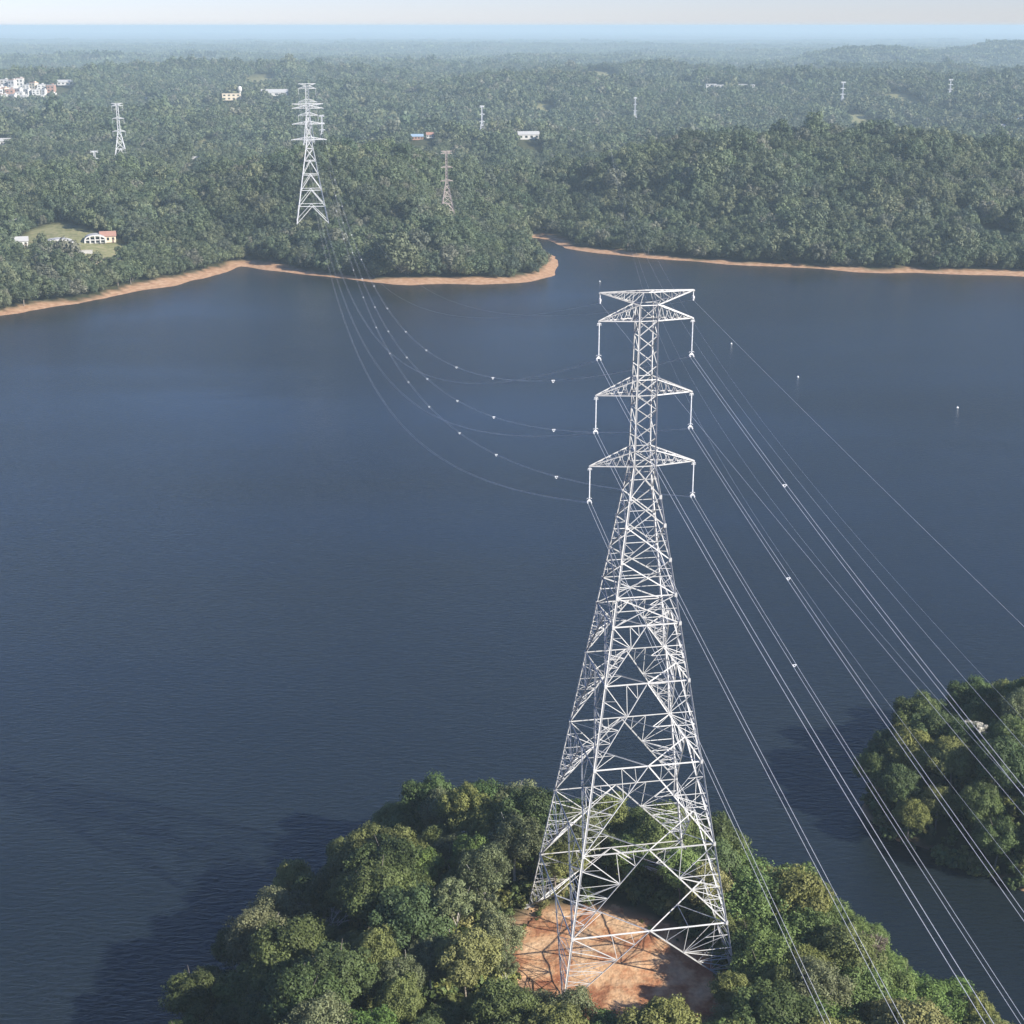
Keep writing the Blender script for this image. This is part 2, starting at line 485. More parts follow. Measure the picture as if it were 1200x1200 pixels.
# ------------------------------------------------------------------ the ground and the water
ang = np.concatenate([np.linspace(-180, -40, 57)[:-1], np.linspace(-40, 40, 361), np.linspace(40, 180, 57)[1:]])
rad = [20, 50, 80, 110]
r = 125.0
while r < 29000:
    rad.append(r); r *= 1.008 if r < 290 else (1.012 if r < 700 else (1.008 if r < 2200 else 1.022))
rad = np.array(rad)
A, R = np.meshgrid(np.radians(ang), rad)
GX, GY = R * np.sin(A), R * np.cos(A)
GZ = height(GX, GY)
nr, na = GX.shape
V = np.stack([GX.ravel(), GY.ravel(), GZ.ravel()], 1)
idx = np.arange(nr * na).reshape(nr, na)
F = np.stack([idx[:-1, :-1], idx[:-1, 1:], idx[1:, 1:], idx[1:, :-1]], -1).reshape(-1, 4)
me = bpy.data.meshes.new('ground')
me.vertices.add(len(V)); me.vertices.foreach_set("co", V.ravel())
me.loops.add(F.size); me.loops.foreach_set("vertex_index", F[:, ::-1].ravel().astype(np.int32))
me.polygons.add(len(F)); me.polygons.foreach_set("loop_start", (np.arange(len(F)) * 4).astype(np.int32))
me.update(calc_edges=True); me.validate()
far_sd, pt_sd, il_sd = land_sd(V[:, 0], V[:, 1])
road_d = np.full(len(V), 1e9)
for (x0, y0), (x1, y1) in zip(ROAD[:-1], ROAD[1:]):
    t = np.clip(((V[:, 0] - x0) * (x1 - x0) + (V[:, 1] - y0) * (y1 - y0)) / ((x1 - x0) ** 2 + (y1 - y0) ** 2), 0, 1)
    road_d = np.minimum(road_d, np.hypot(V[:, 0] - x0 - t * (x1 - x0), V[:, 1] - y0 - t * (y1 - y0)))
nz = vnoise(V[:, 0] / 7, V[:, 1] / 7, 3)
soil = smooth((4 + 5 * nz + 11 * vnoise(V[:, 0] / 28, V[:, 1] / 28, 4) - far_sd) / 4.) * (np.hypot(V[:, 0], V[:, 1]) > 500)
soil = np.maximum(soil, .75 * smooth((14 - road_d) / 6.) * (.4 + .8 * nz))
soil = np.maximum(soil, smooth((1.5 - np.maximum(pt_sd, il_sd)) / 1.5) * .8 * (V[:, 1] < 400))
soil = np.maximum(soil, smooth((poly_sd(V[:, 0], V[:, 1], CLEARING) + 3) / 3))
lawn = smooth((lawn_sd(V[:, 0], V[:, 1]) + 3) / 6) * np.clip(.6 + nz, 0, 1)
for nm, val in (("soil", soil), ("lawn", lawn)):
    at = me.attributes.new(nm, 'FLOAT', 'POINT'); at.data.foreach_set("value", val.astype(np.float32))
me.materials.append(M['earth'])
me.polygons.foreach_set("use_smooth", [True] * len(me.polygons))
g = obj('ground', me); tag(g, 'forest floor with orange sandy beaches along the waterline', 'ground', kind='structure')

wm = mesh_of('water', [(-1500, -300, 0), (1500, -300, 0), (1500, 2300, 0), (-1500, 2300, 0)], [(0, 1, 2, 3)], M['water'])
tag(obj('water', wm), 'dark blue rippled lake', 'water', kind='structure')

# bare soil under the pylon, a little sheet of its own with scraped mounds
gx = np.arange(-6, 37, .5); gy = np.arange(148, 194, .5)
SX, SY = np.meshgrid(gx, gy)
csd = poly_sd(SX, SY, CLEARING) + (vnoise(SX / 2.2, SY / 2.2, 44) - .5) * 3.5
SZ = height(SX, SY) + .10 + .5 * (fbm(SX / 4.5, SY / 4.5, 51, 4) - .42) * smooth(csd / 4) + .12 * fbm(SX / 1.1, SY / 1.1, 52, 2) + .6 * smooth((SX - 2) / 10) * smooth((24 - SX) / 6) * smooth((SY - 172) / 3) * smooth((182 - SY) / 6)
SZ = np.where(csd > -1.0, SZ, SZ - .6)
idx = np.arange(SX.size).reshape(SX.shape)
F = np.stack([idx[:-1, :-1], idx[:-1, 1:], idx[1:, 1:], idx[1:, :-1]], -1).reshape(-1, 4)
keep = (csd[:-1, :-1] > -1.2).ravel()
so = obj('bare_soil', mesh_of('bare_soil', np.stack([SX.ravel(), SY.ravel(), SZ.ravel()], 1), F[keep], M['laterite'], True))
tag(so, 'scraped orange soil of the clearing under the tall pylon', 'soil', kind='structure')


def soil_z(x, y):
    i = int(np.clip(round((y - 148) / .5), 0, SX.shape[0] - 1)); j = int(np.clip(round((x + 6) / .5), 0, SX.shape[1] - 1))
    return float(max(SZ[i, j], height(x, y)))


# ------------------------------------------------------------------ lattice pylons
def pylon(name, loc, rz, levels, K, cage_h, top_h, w_of, arms, mat, size, label, detail, group=None, strain=False, arm_rise=2.0, panels=5):
    """levels: heights of the ring frames from the ground up; K: how many of the lowest panels have K bracing.
    arms: (height, half length) of each conductor crossarm, from the top down; the last is the earth wire arm if it is (h, l, 'peak')"""
    root = empty(name, loc, rz)
    tag(root, label, 'pylon', group)
    corners = [(-1, -1), (1, -1), (1, 1), (-1, 1)]

    def cn(i, h):
        w = w_of(h); return np.array([corners[i % 4][0] * w, corners[i % 4][1] * w, h])

    def mid(i, h): return (cn(i, h) + cn(i + 1, h)) / 2

    joined = MB()      # used when the pylon is too far to tell members apart

    def member(nm, p, q, w, ref=(0, 0, 1)):
        if detail:
            mb = MB(); mb.angle(p, q, w, ref); mb.build(nm, mat, root)
        else:
            joined.angle(p, q, w, ref)

    s = size
    waist = levels[-1]
    for i in range(4):
        mb = MB(); out = np.array([corners[i][0], corners[i][1], 0.])
        a, b_, c = cn(i, -.3), cn(i, waist), cn(i, cage_h)
        mb.angle(a, b_, .36 * s, out); mb.angle(b_, c, .27 * s, out)
        if detail:      # splice plates and the concrete footing cap
            for h in levels[1:-1]:
                p = cn(i, h); mb.box((p[0], p[1], p[2]), (.34, .34, .5), 0)
        mb.build('leg', mat, root)
        if detail:
            mb = MB(); p = cn(i, -.25); mb.box((p[0], p[1], -.35), (1.5, 1.5, 1.1)); mb.box((p[0], p[1], .25), (.9, .9, .3))
            mb.build('footing', M['grey_render'], root)
    for k in range(len(levels) - 1):
        h0, h1 = levels[k], levels[k + 1]
        for i in range(4):
            A0, B0, A1, B1 = cn(i, h0), cn(i + 1, h0), cn(i, h1), cn(i + 1, h1)
            nrm = np.array([(corners[i][0] + corners[(i + 1) % 4][0]), (corners[i][1] + corners[(i + 1) % 4][1]), 0.]) / 2
            red = MB()
            if k < K:
                m1 = (A1 + B1) / 2
                member('horizontal_strut', A1, B1, .22 * s)
                member('diagonal_brace', A0, m1, .24 * s, nrm); member('diagonal_brace', B0, m1, .24 * s, nrm)
                if detail:
                    mi, mj = mid(i, h1), mid(i + 1, h1)
                    member('plan_brace', mi, mj, .17 * s)
                    for (l0, l1) in ((A0, A1), (B0, B1)):
                        D = lambda t: l0 + (m1 - l0) * t
                        Lg = lambda t: l0 + (l1 - l0) * t
                        H = lambda t: l1 + (m1 - l1) * t
                        ts = (.16, .31, .46, .62)
                        rw = .115 * s
                        for q, t in enumerate(ts):
                            red.angle(D(t), Lg(t), rw)
                            if q: red.angle(Lg(ts[q - 1]), D(t), rw, nrm)
                            if q: red.angle(D(ts[q - 1]), Lg((ts[q - 1] + t) / 2), rw * .8, nrm)
                        red.angle(D(.62), l1, rw * 1.2, nrm); red.angle(D(.62), H(.5), rw * 1.1, nrm)
                        red.angle(D(.82), H(.5), rw, nrm); red.angle(D(.82), H(.75), rw * .8, nrm); red.angle(D(.62), Lg(.82), rw, nrm)
                        red.angle(Lg(.82), (D(.62) + l1) / 2, rw * .8, nrm)
                    # hip bracing across the corner
                    lc0, lc1 = A0, A1
                    d_this = lc0 + (m1 - lc0) * .62
                    pm = mid(i + 3, h1); d_prev = lc0 + (pm - lc0) * .62
                    red.angle(d_this, d_prev, .13 * s)
                    d_a = lc0 + (m1 - lc0) * .31; d_b = lc0 + (pm - lc0) * .31
                    red.angle(d_a, d_b, .11 * s); red.angle(d_a, d_prev, .09 * s); red.angle(d_b, d_this, .09 * s)
                    d_a = lc0 + (m1 - lc0) * .46; d_b = lc0 + (pm - lc0) * .46
                    red.angle(d_a, d_b, .10 * s)
                    # beam stiffening between ring and its plan frame
                    q1 = (mi + mj) / 2
                    red.angle(q1, B1, .12 * s); red.angle(q1, A1 * .25 + B1 * .75, .1 * s)
            else:
                member('diagonal_brace', A0, B1, .20 * s, nrm); member('diagonal_brace', B0, A1, .20 * s, nrm)
                w0, w1 = w_of(h0), w_of(h1); tX = w0 / (w0 + w1)
                X = A0 + (B1 - A0) * tX
                if detail:
                    red.angle(A0 + (A1 - A0) * tX, X, .12 * s); red.angle(B0 + (B1 - B0) * tX, X, .12 * s)
                    for (a0, a1_) in ((A0, A1), (B0, B1)):
                        if h1 - h0 > 4:
                            red.angle(a0 + (a1_ - a0) * .25, a0 + (X - a0) * .5, .09 * s); red.angle(a0 + (X - a0) * .5, a0 + (a1_ - a0) * tX, .09 * s)
                            red.angle(a1_ + (a0 - a1_) * .25, a1_ + (X - a1_) * .5, .09 * s)
                if k == K or k == len(levels) - 2: member('horizontal_strut', A1, B1, .18 * s)
            if detail and red.V:
                tag(red.build('redundant_bracing', mat, root), kind='stuff')
    # cage above the waist
    for ai, ar in enumerate(arms):
        h_top = ar[0]
        h_bot = arms[ai + 1][0] if ai + 1 < len(arms) else None
        if h_bot is None: continue
        hs = np.linspace(h_bot, h_top, panels + 1)
        for j in range(panels):
            for i in range(4):
                a, b_ = (cn(i, hs[j]), cn(i + 1, hs[j + 1])) if (i % 2 == 0 or j % 2 == 0) else (cn(i + 1, hs[j]), cn(i, hs[j + 1]))
                member('diagonal_brace', a, b_, .15 * s)
                if j == panels - 1 or (j == 0): member('diagonal_brace', cn(i + 1, hs[j]), cn(i, hs[j + 1]), .14 * s)
    for h in [a[0] for a in arms] + [a[0] + arm_rise for a in arms] + [cage_h]:
        if h <= cage_h + .01:
            for i in range(4): member('horizontal_strut', cn(i, h), cn(i + 1, h), .15 * s)
    for i in range(4):
        member('diagonal_brace', cn(i, arms[0][0]), cn(i + 1, cage_h), .13 * s)
    # crossarms
    tips = []

    def crossarm(sd_, h, L_, rise, peak=False):
        arm = empty('crossarm', (0, 0, 0), 0, root) if detail else None
        tip = np.array([sd_ * L_, 0, h])
        w = w_of(min(h, cage_h)); wt = w_of(min(h + rise, cage_h))
        if peak:
            lo = [np.array([sd_ * w, -w, cage_h]), np.array([sd_ * w, w, cage_h])]
            up = [np.array([0, -w * .75, h]), np.array([0, w * .75, h])]
        else:
            lo = [np.array([sd_ * w, -w, h]), np.array([sd_ * w, w, h])]
            up = [np.array([sd_ * wt, -wt, h + rise]), np.array([sd_ * wt, wt, h + rise])]
        lace = MB()
        for e in lo + up:
            mb = MB(); mb.angle(e, tip + np.array([0, np.sign(e[1]) * .12, 0]), .20 * s)
            if detail: mb.build('chord', mat, arm)
            else: joined.add(mb.V, mb.F)
        n = 5
        for e in (0, 1):
            for q in range(n):
                t0, t1 = q / n, (q + 1) / n
                lace.angle(lo[e] + (tip - lo[e]) * t0, up[e] + (tip - up[e]) * ((t0 + t1) / 2), .10 * s)
                lace.angle(up[e] + (tip - up[e]) * ((t0 + t1) / 2), lo[e] + (tip - lo[e]) * t1, .10 * s)
        for fr, to in ((lo[0], lo[1]), (up[0], up[1])):
            for q in range(n):
                t0, t1 = q / n, (q + 1) / n
                lace.angle(fr + (tip - fr) * t0, to + (tip - to) * t1, .09 * s)
                lace.angle(fr + (tip - fr) * t1, to + (tip - to) * t1, .09 * s)
        lace.box((tip[0], tip[1], tip[2] - .05), (.36 * s, .36 * s, .3 * s))
        if detail: tag(lace.build('lacing', mat, arm), kind='stuff')
        else: joined.add(lace.V, lace.F)
        tips.append((sd_, h, tip))

    for h, L_ in arms:
        for sd_ in (-1, 1): crossarm(sd_, h, L_, arm_rise)
    for sd_ in (-1, 1): crossarm(sd_, top_h[0], top_h[1], 0, True)
    if not detail: tag(joined.build('bracing', mat, root), kind='stuff')
    if detail:  # climbing pegs on one leg
        mb = MB()
        for h in np.arange(3, waist, .45):
            p = cn(2, h); mb.tube([p, p + np.array([.22, .1, 0])], .012, 4)
        tag(mb.build('climbing_pegs', mat, root), kind='stuff')
    return root, tips


def lathe(prof, n=10):
    V = []; F = []
    for r_, z in prof:
        for j in range(n): V.append((r_ * math.cos(2 * math.pi * j / n), r_ * math.sin(2 * math.pi * j / n), z))
    for i in range(len(prof) - 1):
        for j in range(n): F.append((i * n + j, i * n + (j + 1) % n, (i + 1) * n + (j + 1) % n, (i + 1) * n + j))
    return V, F


def insulator_mesh(length, discs, r):
    prof = [(.03, 0)]
    st = length / discs
    for i in range(discs):
        z = -i * st
        prof += [(.045, z - .1 * st), (.06, z - .35 * st), (r, z - .55 * st), (r * .93, z - .68 * st), (.05, z - .72 * st), (.03, z - .98 * st)]
    return lathe(prof, 9)


INS_L = 3.7
iV, iF = insulator_mesh(INS_L, 22, .105)
INS_ME = mesh_of('disc_stack', iV, iF, M['porcelain'], True)
mb = MB(); mb.box((0, 0, -.12), (.5, .07, .1)); mb.box((0, 0, -.25), (.1, .1, .3)); mb.tube([(-.3, 0, -.30), (.3, 0, -.30)], .035, 6)
HANG_ME = mb.mesh('hanger', M['fitting'])
mb = MB()
mb.add([(-.34, -.03, -.28), (.34, -.03, -.28), (0, -.03, .12), (-.34, .03, -.28), (.34, .03, -.28), (0, .03, .12)], [(0, 1, 2), (5, 4, 3), (0, 3, 4, 1), (1, 4, 5, 2), (2, 5, 3, 0)])
for sx in (-.24, .24):
    mb.box((sx, 0, -.40), (.12, .55, .14)); mb.box((sx, 0, -.3), (.07, .1, .2))
mb.tube([(-.34, .0, .06), (-.2, 0, .16), (.2, 0, .16), (.34, 0, .06)], .03, 6)
YOKE_ME = mb.mesh('yoke_plate', M['fitting'])


def insulator(pos, rz, label, group=None):
    t = empty('insulator_string', pos, rz)
    tag(t, label, 'insulator', group)
    obj('hanger', HANG_ME, t, (0, 0, 0))
    obj('disc_stack', INS_ME, t, (0, 0, -.4))
    obj('yoke_plate', YOKE_ME, t, (0, 0, -.4 - INS_L - .15))
    return t


NT = np.array([16.665, 180.0, 10.0]); NYAW = math.radians(10.382)
W_A1, W_A3, W_B = 1.152, 1.392, 12.17


def w_near(h):
    if h <= 72.0: return W_B + (W_A3 - W_B) * h / 72.0
    return W_A3 + (W_A1 - W_A3) * (h - 72.0) / (90.6 - 72.0)


near, tips = pylon('lattice_pylon', tuple(NT), NYAW, [0, 9.5, 20.9, 32.5, 43.7, 51.4, 55.2, 59.8, 64.3, 68.0, 72.0], 5, 92.55, (94.1, 5.98), w_near,
                   [(90.6, 6.0), (81.2, 6.22), (72.0, 6.87)], M['steel'], .65, 'tall white lattice pylon rising from the orange clearing on the wooded point', True)


def to_world(p, loc, yaw):
    c, s_ = math.cos(yaw), math.sin(yaw)
    return np.array([loc[0] + c * p[0] - s_ * p[1], loc[1] + s_ * p[0] + c * p[1], loc[2] + p[2]])


SIDE = {-1: 'lakeward-west', 1: 'east'}
TIER = {90.6: 'upper', 81.2: 'middle', 72.0: 'lower'}
attach = {}
for sd_, h, tip in tips:
    if h > 92: continue
    P = to_world(tip + np.array([0, 0, -.18]), NT, NYAW)
    insulator(tuple(P), NYAW, f"white insulator string hanging from the tall pylon's {TIER[h]} crossarm, {'channel' if sd_ > 0 else 'open-lake'} end", 'insulator strings of the tall pylon')
    attach[(sd_, h)] = P + np.array([0, 0, -.4 - INS_L - .15 - .45])
for sd_ in (-1, 1):
    P = to_world(np.array([sd_ * 5.95, 0, 94.1 - .15]), NT, NYAW)
    t = empty('earth_wire_clamp', tuple(P), NYAW)
    tag(t, f"short earth wire clamp under the {'channel' if sd_ > 0 else 'open-lake'} tip of the pylon's top arm", 'clamp', 'earth wire clamps of the tall pylon')
    mb = MB(); mb.box((0, 0, -.3), (.09, .09, .6)); mb.build('hanger_link', M['fitting'], t)
    mb = MB(); mb.box((0, 0, -.72), (.2, .6, .3)); mb.box((0, 0, -1.0), (.14, .36, .3)); mb.build('clamp_body', M['fitting'], t)
    attach[(sd_, 'e')] = P + np.array([0, 0, -1.1])

# ------------------------------------------------------------------ overhead wires
SP = MB()
for a0, a1 in (((-.3, 0, .05), (.3, 0, .05)), ((.3, 0, .05), (0, 0, -.42)), ((0, 0, -.42), (-.3, 0, .05))):
    SP.tube([a0, a1], .06, 5)
for sx in (-.225, .225): SP.box((sx, 0, 0), (.12, .26, .12))
SPACER_ME = SP.mesh('spacer', M['spacer'])


def span_pts(A, B, S, n=70):
    t = np.linspace(0, 1, n)[:, None]; P = A + t * (B - A); P[:, 2] -= 4 * S * t[:, 0] * (1 - t[:, 0]); return P


def bundle(P, gap, rad, label, group, spacers=(), cat='power line', n=5):
    P = np.asarray(P); A = P[0].copy()
    d = P[-1] - P[0]; side = np.array([d[1], -d[0], 0]); side /= np.linalg.norm(side)
    t = empty('conductor_bundle' if gap else 'earth_wire', tuple(A)); tag(t, label, cat, group)
    for k in ((-1, 1) if gap else (0,)):
        mb = MB(); mb.tube(P - A + side * (k * gap / 2), rad, n); mb.build('wire', M['wire'], t)
    L_ = np.concatenate([[0], np.cumsum(np.linalg.norm(np.diff(P, axis=0), axis=1))])
    for s_ in spacers:
        q = np.array([np.interp(s_, L_, P[:, i]) for i in range(3)]) - A
        obj('spacer', SPACER_ME, t, tuple(q), (0, 0, math.atan2(side[1], side[0])), (1, 1, 1) if q[1] > 0 else (.75, .6, .55))
    return t


T3 = np.array([-148.0, 1100.0, 3.5]); T3H = 90.6
for (sd_, h), A in attach.items():
    end = 'channel' if sd_ > 0 else 'open-lake'
    if h == 'e':
        B = np.array([T3[0] + sd_ * 5.9, T3[1], 96.0])
        bundle(span_pts(A, B, 52), 0, .011, f"thin earth wire from the {end} tip of the pylon's top arm across the lake", 'earth wires over the lake')
        s_ = np.linspace(0, 420, 60); hd = math.radians(11.5)
        P = np.stack([A[0] + math.sin(hd) * s_, A[1] - math.cos(hd) * s_, A[2] - .14 * s_ + .0002 * s_ * s_ / 2 * 1.0], 1)
        bundle(P, 0, .011, f"thin earth wire from the {end} tip of the pylon's top arm over the channel", 'earth wires over the channel')
        continue
    B = np.array([T3[0] + sd_ * 6.2, T3[1], A[2] - 7.0])
    sps = [88 + 66 * k + 4 * (k % 2) for k in range(11)] if sd_ > 0 else []
    bundle(span_pts(A, B, 67), .45, .019, f"twin cable sagging over the lake from the pylon's {TIER[h]} crossarm, {end} end" + (', with white spacers' if sd_ > 0 else ''), 'cables sagging over the lake', sps)
    hd, a_, c_ = {(1, 90.6): (7.3, -.13, .0006), (1, 81.2): (8.5, -.15, .0006), (1, 72.0): (9.5, -.17, .0006), (-1, 90.6): (7.0, -.12, .0006), (-1, 81.2): (11.0, -.23, .0004), (-1, 72.0): (11.0, -.24, .0004)}[(sd_, h)]
    hd = math.radians(hd); s_ = np.linspace(0, 420, 60)
    P = np.stack([A[0] + math.sin(hd) * s_, A[1] - math.cos(hd) * s_, A[2] + a_ * s_ + c_ * s_ * s_ / 2], 1)
    sps = [40, 108, 176] if sd_ > 0 else [150]
    bundle(P, .45, .019, f"twin cable running over the channel from the pylon's {TIER[h]} crossarm, {end} end", 'cables over the channel', sps)

for nm, B, S in (('highest', (72, -50, 73), 35), ('second highest', (30, -50, 108), 26), ('middle', (40, -50, 103), 43), ('lowest', (36, -50, 101), 45)):
    A = np.array([62.0, 945.0, 62.0]); B = np.array([float(v) for v in B])
    t = bundle(span_pts(A, B, S, 60), 0, .011, 'thin single wire of the side line crossing the lake beyond the pylon', 'thin wires of the side line')
    t.name = 'line_wire'

# ------------------------------------------------------------------ far pylons
def w_lin(wb, wt, h1, wtop, h2):
    return lambda h: wb + (wt - wb) * h / h1 if h <= h1 else wt + (wtop - wt) * (h - h1) / (h2 - h1)


def far_pylon(x, y, z0, H, wb, arm, label, size, mat, waist=.76, yaw=.18, n_pan=6, strings=False, K=3, armf=(1, 1.04, 1.14), group=None):
    h3 = waist * H
    arms_h = [H * .963, h3 + (H * .963 - h3) * .5, h3]
    lv = [h3 * (1 - (1 - i / n_pan) ** 1.25) for i in range(n_pan + 1)]
    wf = w_lin(wb, wb * .13, h3, wb * .10, H)
    root, tp = pylon('lattice_pylon', (x, y, z0), yaw, lv, K, H * .983, (H, arm * .98), wf, list(zip(arms_h, [arm * f for f in armf])), mat, size, label, False, group=group, arm_rise=H * .022, panels=4)
    if strings:
        for i, (sd_, h, tip) in enumerate(tp):
            if h > H * .97: continue
            P = to_world(tip, (x, y, z0), yaw)
            t = obj('insulator_string', INS_ME, None, tuple(P + np.array([0, 0, -.2])), (0, 0, 0), (1.3, 1.3, 1.1))
            tag(t, f"pale insulator string on the {['upper', 'middle', 'lower'][i // 2]} crossarm of the {strings}", 'insulator', 'insulator strings of far pylons')
    return root


def gz(x, y): return float(height(x, y))


far_pylon(T3[0], T3[1], T3[2], 92.0, 10.5, 6.2, 'slim pylon with hanging insulators standing just behind the big shoreside pylon', 1.15, M['steel_far'], strings='pylon behind the big shoreside pylon')
z2 = 23.0
far_pylon(-120.5, 895, z2, 68.5, 9.3, 9.0, 'big white pylon with wide arms and no hanging strings in the shoreside forest', 1.25, M['steel_far'], waist=.70, yaw=.16, K=4)
p = at_depth(524, 243, 930)
far_pylon(p[0], p[1], p[2] - 6, at_depth(524, 177, 930)[2] - p[2] + 6, 4.6, 3.3, 'small rust-tinged pylon on the round wooded headland', 1.2, M['rust'], waist=.55, K=2)
p = at_depth(143, 196, 1350)
far_pylon(p[0], p[1], p[2] - 5, at_depth(136, 121, 1350)[2] - p[2] + 5, 7.5, 4.8, 'grey pylon with hanging insulators beyond the lakeside lawns', 1.3, M['steel_far'], strings='grey pylon beyond the lakeside lawns', waist=.6)
for px, y0, y1, D, lab, ar in ((112, 198, 177, 1500, 'squat little pylon half sunk in trees beside the grey pylon', 4.0), (565, 152, 124, 1750, 'far pylon at the top of the pale dirt track', 2.6), (744, 139, 114, 2000, 'thin distant pylon above the gap between the two wooded hills', 2.4),
                               (987, 119, 96, 3000, 'faint distant pylon on the hazy forest slope below the twin hills', 4.5), (1113, 110, 93, 3400, 'faint distant pylon below the highest hazy hill', 4.0), (378, 161, 135, 1700, 'distant pylon showing beside the slim pylon', 3.2)):
    hx, hy, hz_ = hit(px, y0, 11)
    a, c = np.array([hx, hy, hz_]), at_depth(px, y1, hy)
    z0 = hz_ + 3
    far_pylon(a[0], a[1], z0 - 3, c[2] - z0 + 3, 4.2, ar * .75, lab, 2.0 if D > 1600 else 1.5, M['steel_far'], waist=.55, n_pan=5, K=2)

# ------------------------------------------------------------------ buoys
mb = MB()
V_, F_ = lathe([(.02, .95), (.10, .93), (.10, .62), (.45, .5), (.62, .25), (.62, -.05), (.4, -.3), (.02, -.35)], 12)
BUOY_ME = mesh_of('float_body', V_, F_, M['buoy'], True)
for (px, py), lab in (((935, 442), 'white buoy floating on the lake beside the upper cables'), ((1122, 478), 'white buoy alone on open water off the wooded islet'), ((857, 403), "white buoy on the lake level with the pylon's upper arm"), ((703, 330), 'white buoy off the tip of the round headland')):
    p = on_plane(px, py, 0)
    t = empty('mooring_buoy', (p[0], p[1], 0)); tag(t, lab, 'buoy', 'mooring buoys')
    t.scale = (.7, .7, .7); obj('float_body', BUOY_ME, t); mb = MB(); mb.tube([(-.1, 0, .93), (-.1, 0, 1.1), (.1, 0, 1.1), (.1, 0, .93)], .025, 5); mb.build('lifting_ring', M['fitting'], t)

# ------------------------------------------------------------------ trees: crowns of leaf clumps
def crown_arrays(rg, R, Hc, nclump, nleaf, ls, flat=.55, open_=0.0, jit=.34, low=1.25, tv=.25, k0=.62, rcf=1.0, sp=(.72, 1.10)):
    """returns verts, quads, tint: leaf sprays on the surface of many clumps spread over a domed crown of radius R, base at z=0, height Hc"""
    g = math.pi * (3 - math.sqrt(5))
    cs = []
    for i in range(nclump):
        u = (i + .5) / nclump
        zz = 1 - u * low                       # from the top down to a bit below the equator
        rr = math.sqrt(max(0, 1 - zz * zz)); a = g * i + rg.uniform(-.5, .5)
        k = rg.uniform(k0, 1.0)
        cs.append((R * rr * math.cos(a) * k, R * rr * math.sin(a) * k, Hc * (.45 + .48 * zz * k), R * rcf * rg.uniform(.17, .40) * (1 - .3 * open_)))
    for i in range(max(2, nclump // 5)):        # inner clumps
        cs.append((R * rg.uniform(-.4, .4), R * rg.uniform(-.4, .4), Hc * rg.uniform(.25, .6), R * .4))
    Vs = []; T = []
    for (cx, cy, cz, rc) in cs:
        n = int(nleaf * (rc / (R * .32)) ** 2)
        d = rg.normal(size=(n, 3)); d[:, 2] += .35; d /= np.linalg.norm(d, axis=1)[:, None]
        lump = 1 + .22 * np.sin(d[:, 0] * 5 + cx) * np.sin(d[:, 1] * 5 + cy) + .12 * np.sin(d[:, 2] * 9 + cz)
        pos = np.array([cx, cy, cz]) + d * (rc * lump * rg.uniform(sp[0], sp[1], n))[:, None] * np.array([1, 1, flat + .3])
        nm = d + rg.normal(size=(n, 3)) * jit; nm[:, 2] += .15; nm /= np.linalg.norm(nm, axis=1)[:, None]
        t = np.cross(nm, rg.normal(size=(n, 3))); t /= np.linalg.norm(t, axis=1)[:, None]
        b = np.cross(nm, t)
        s = ls * rg.uniform(.6, 1.35, n)[:, None]
        q = np.stack([pos - t * s * .5 - b * s * .12, pos + b * s * -.5 + t * s * .1, pos + t * s * .55 + b * s * .08, pos + b * s * .5 - t * s * .05 - nm * s * .15], 1)
        Vs.append(q.reshape(-1, 3))
        tint = np.clip(.5 + rg.uniform(-tv, tv) + rg.normal(size=n) * tv * .5, 0, 1)
        T.append(np.repeat(tint, 4))
    V = np.concatenate(Vs); T = np.concatenate(T)
    V[:, 2] = np.maximum(V[:, 2], -.05 * Hc)
    return V, T


def quad_mesh(name, V, T, mat):
    n = len(V) // 4
    me = bpy.data.meshes.new(name)
    me.vertices.add(len(V)); me.vertices.foreach_set("co", V.astype(np.float32).ravel())
    me.loops.add(n * 4); me.loops.foreach_set("vertex_index", np.arange(n * 4, dtype=np.int32))
    me.polygons.add(n); me.polygons.foreach_set("loop_start", (np.arange(n) * 4).astype(np.int32))
    me.update(calc_edges=True)
    at = me.attributes.new("tint", 'FLOAT', 'POINT'); at.data.foreach_set("value", T.astype(np.float32))
    me.materials.append(mat)
    return me


def trunk_mesh(rg, H, rb, Hc, R, mat, limbs=5):
    mb = MB()
    lean = rg.normal(size=2) * .05 * H
    P = [np.array([lean[0] * t + .15 * math.sin(5 * t), lean[1] * t + .12 * math.cos(4 * t), H * t - .4]) for t in np.linspace(0, 1, 6)]
    mb.tube(P, np.linspace(rb, rb * .35, 6), 7)
    for i in range(limbs):
        t = rg.uniform(.55, .95); a = 2 * math.pi * i / limbs + rg.uniform(-.4, .4)
        p0 = np.array([lean[0] * t, lean[1] * t, H * t - .4])
        p2 = p0 + np.array([math.cos(a) * R * .62, math.sin(a) * R * .62, Hc * rg.uniform(.35, .7)])
        p1 = (p0 + p2) / 2 + np.array([0, 0, -.12 * R])
        mb.tube([p0, p1, p2], [rb * .42, rb * .28, rb * .1], 5)
    return mb.mesh('trunk', mat)


KINDS = {}


def make_kind(key, mat, variants, R, H, Hc, nclump, nleaf, ls, bark='bark', open_=0, flat=.55, limbs=5, rb=.22):
    out = []
    for v in range(variants):
        rg = np.random.default_rng(abs(hash(key)) % 1000 + v) if False else np.random.default_rng(sum(map(ord, key)) * 7 + v)
        V, T = crown_arrays(rg, R, Hc, nclump, nleaf, ls, flat, open_)
        tilt = rg.normal(size=2) * .06
        V[:, 0] += tilt[0] * V[:, 2]; V[:, 1] += tilt[1] * V[:, 2]
        V[:, 0] *= rg.uniform(.85, 1.15)
        cm = quad_mesh('crown', V, T, M[mat])
        tm = trunk_mesh(rg, H - Hc * .45, rb, Hc, R, M[bark], limbs)
        out.append((cm, tm, H - Hc))
    KINDS[key] = out


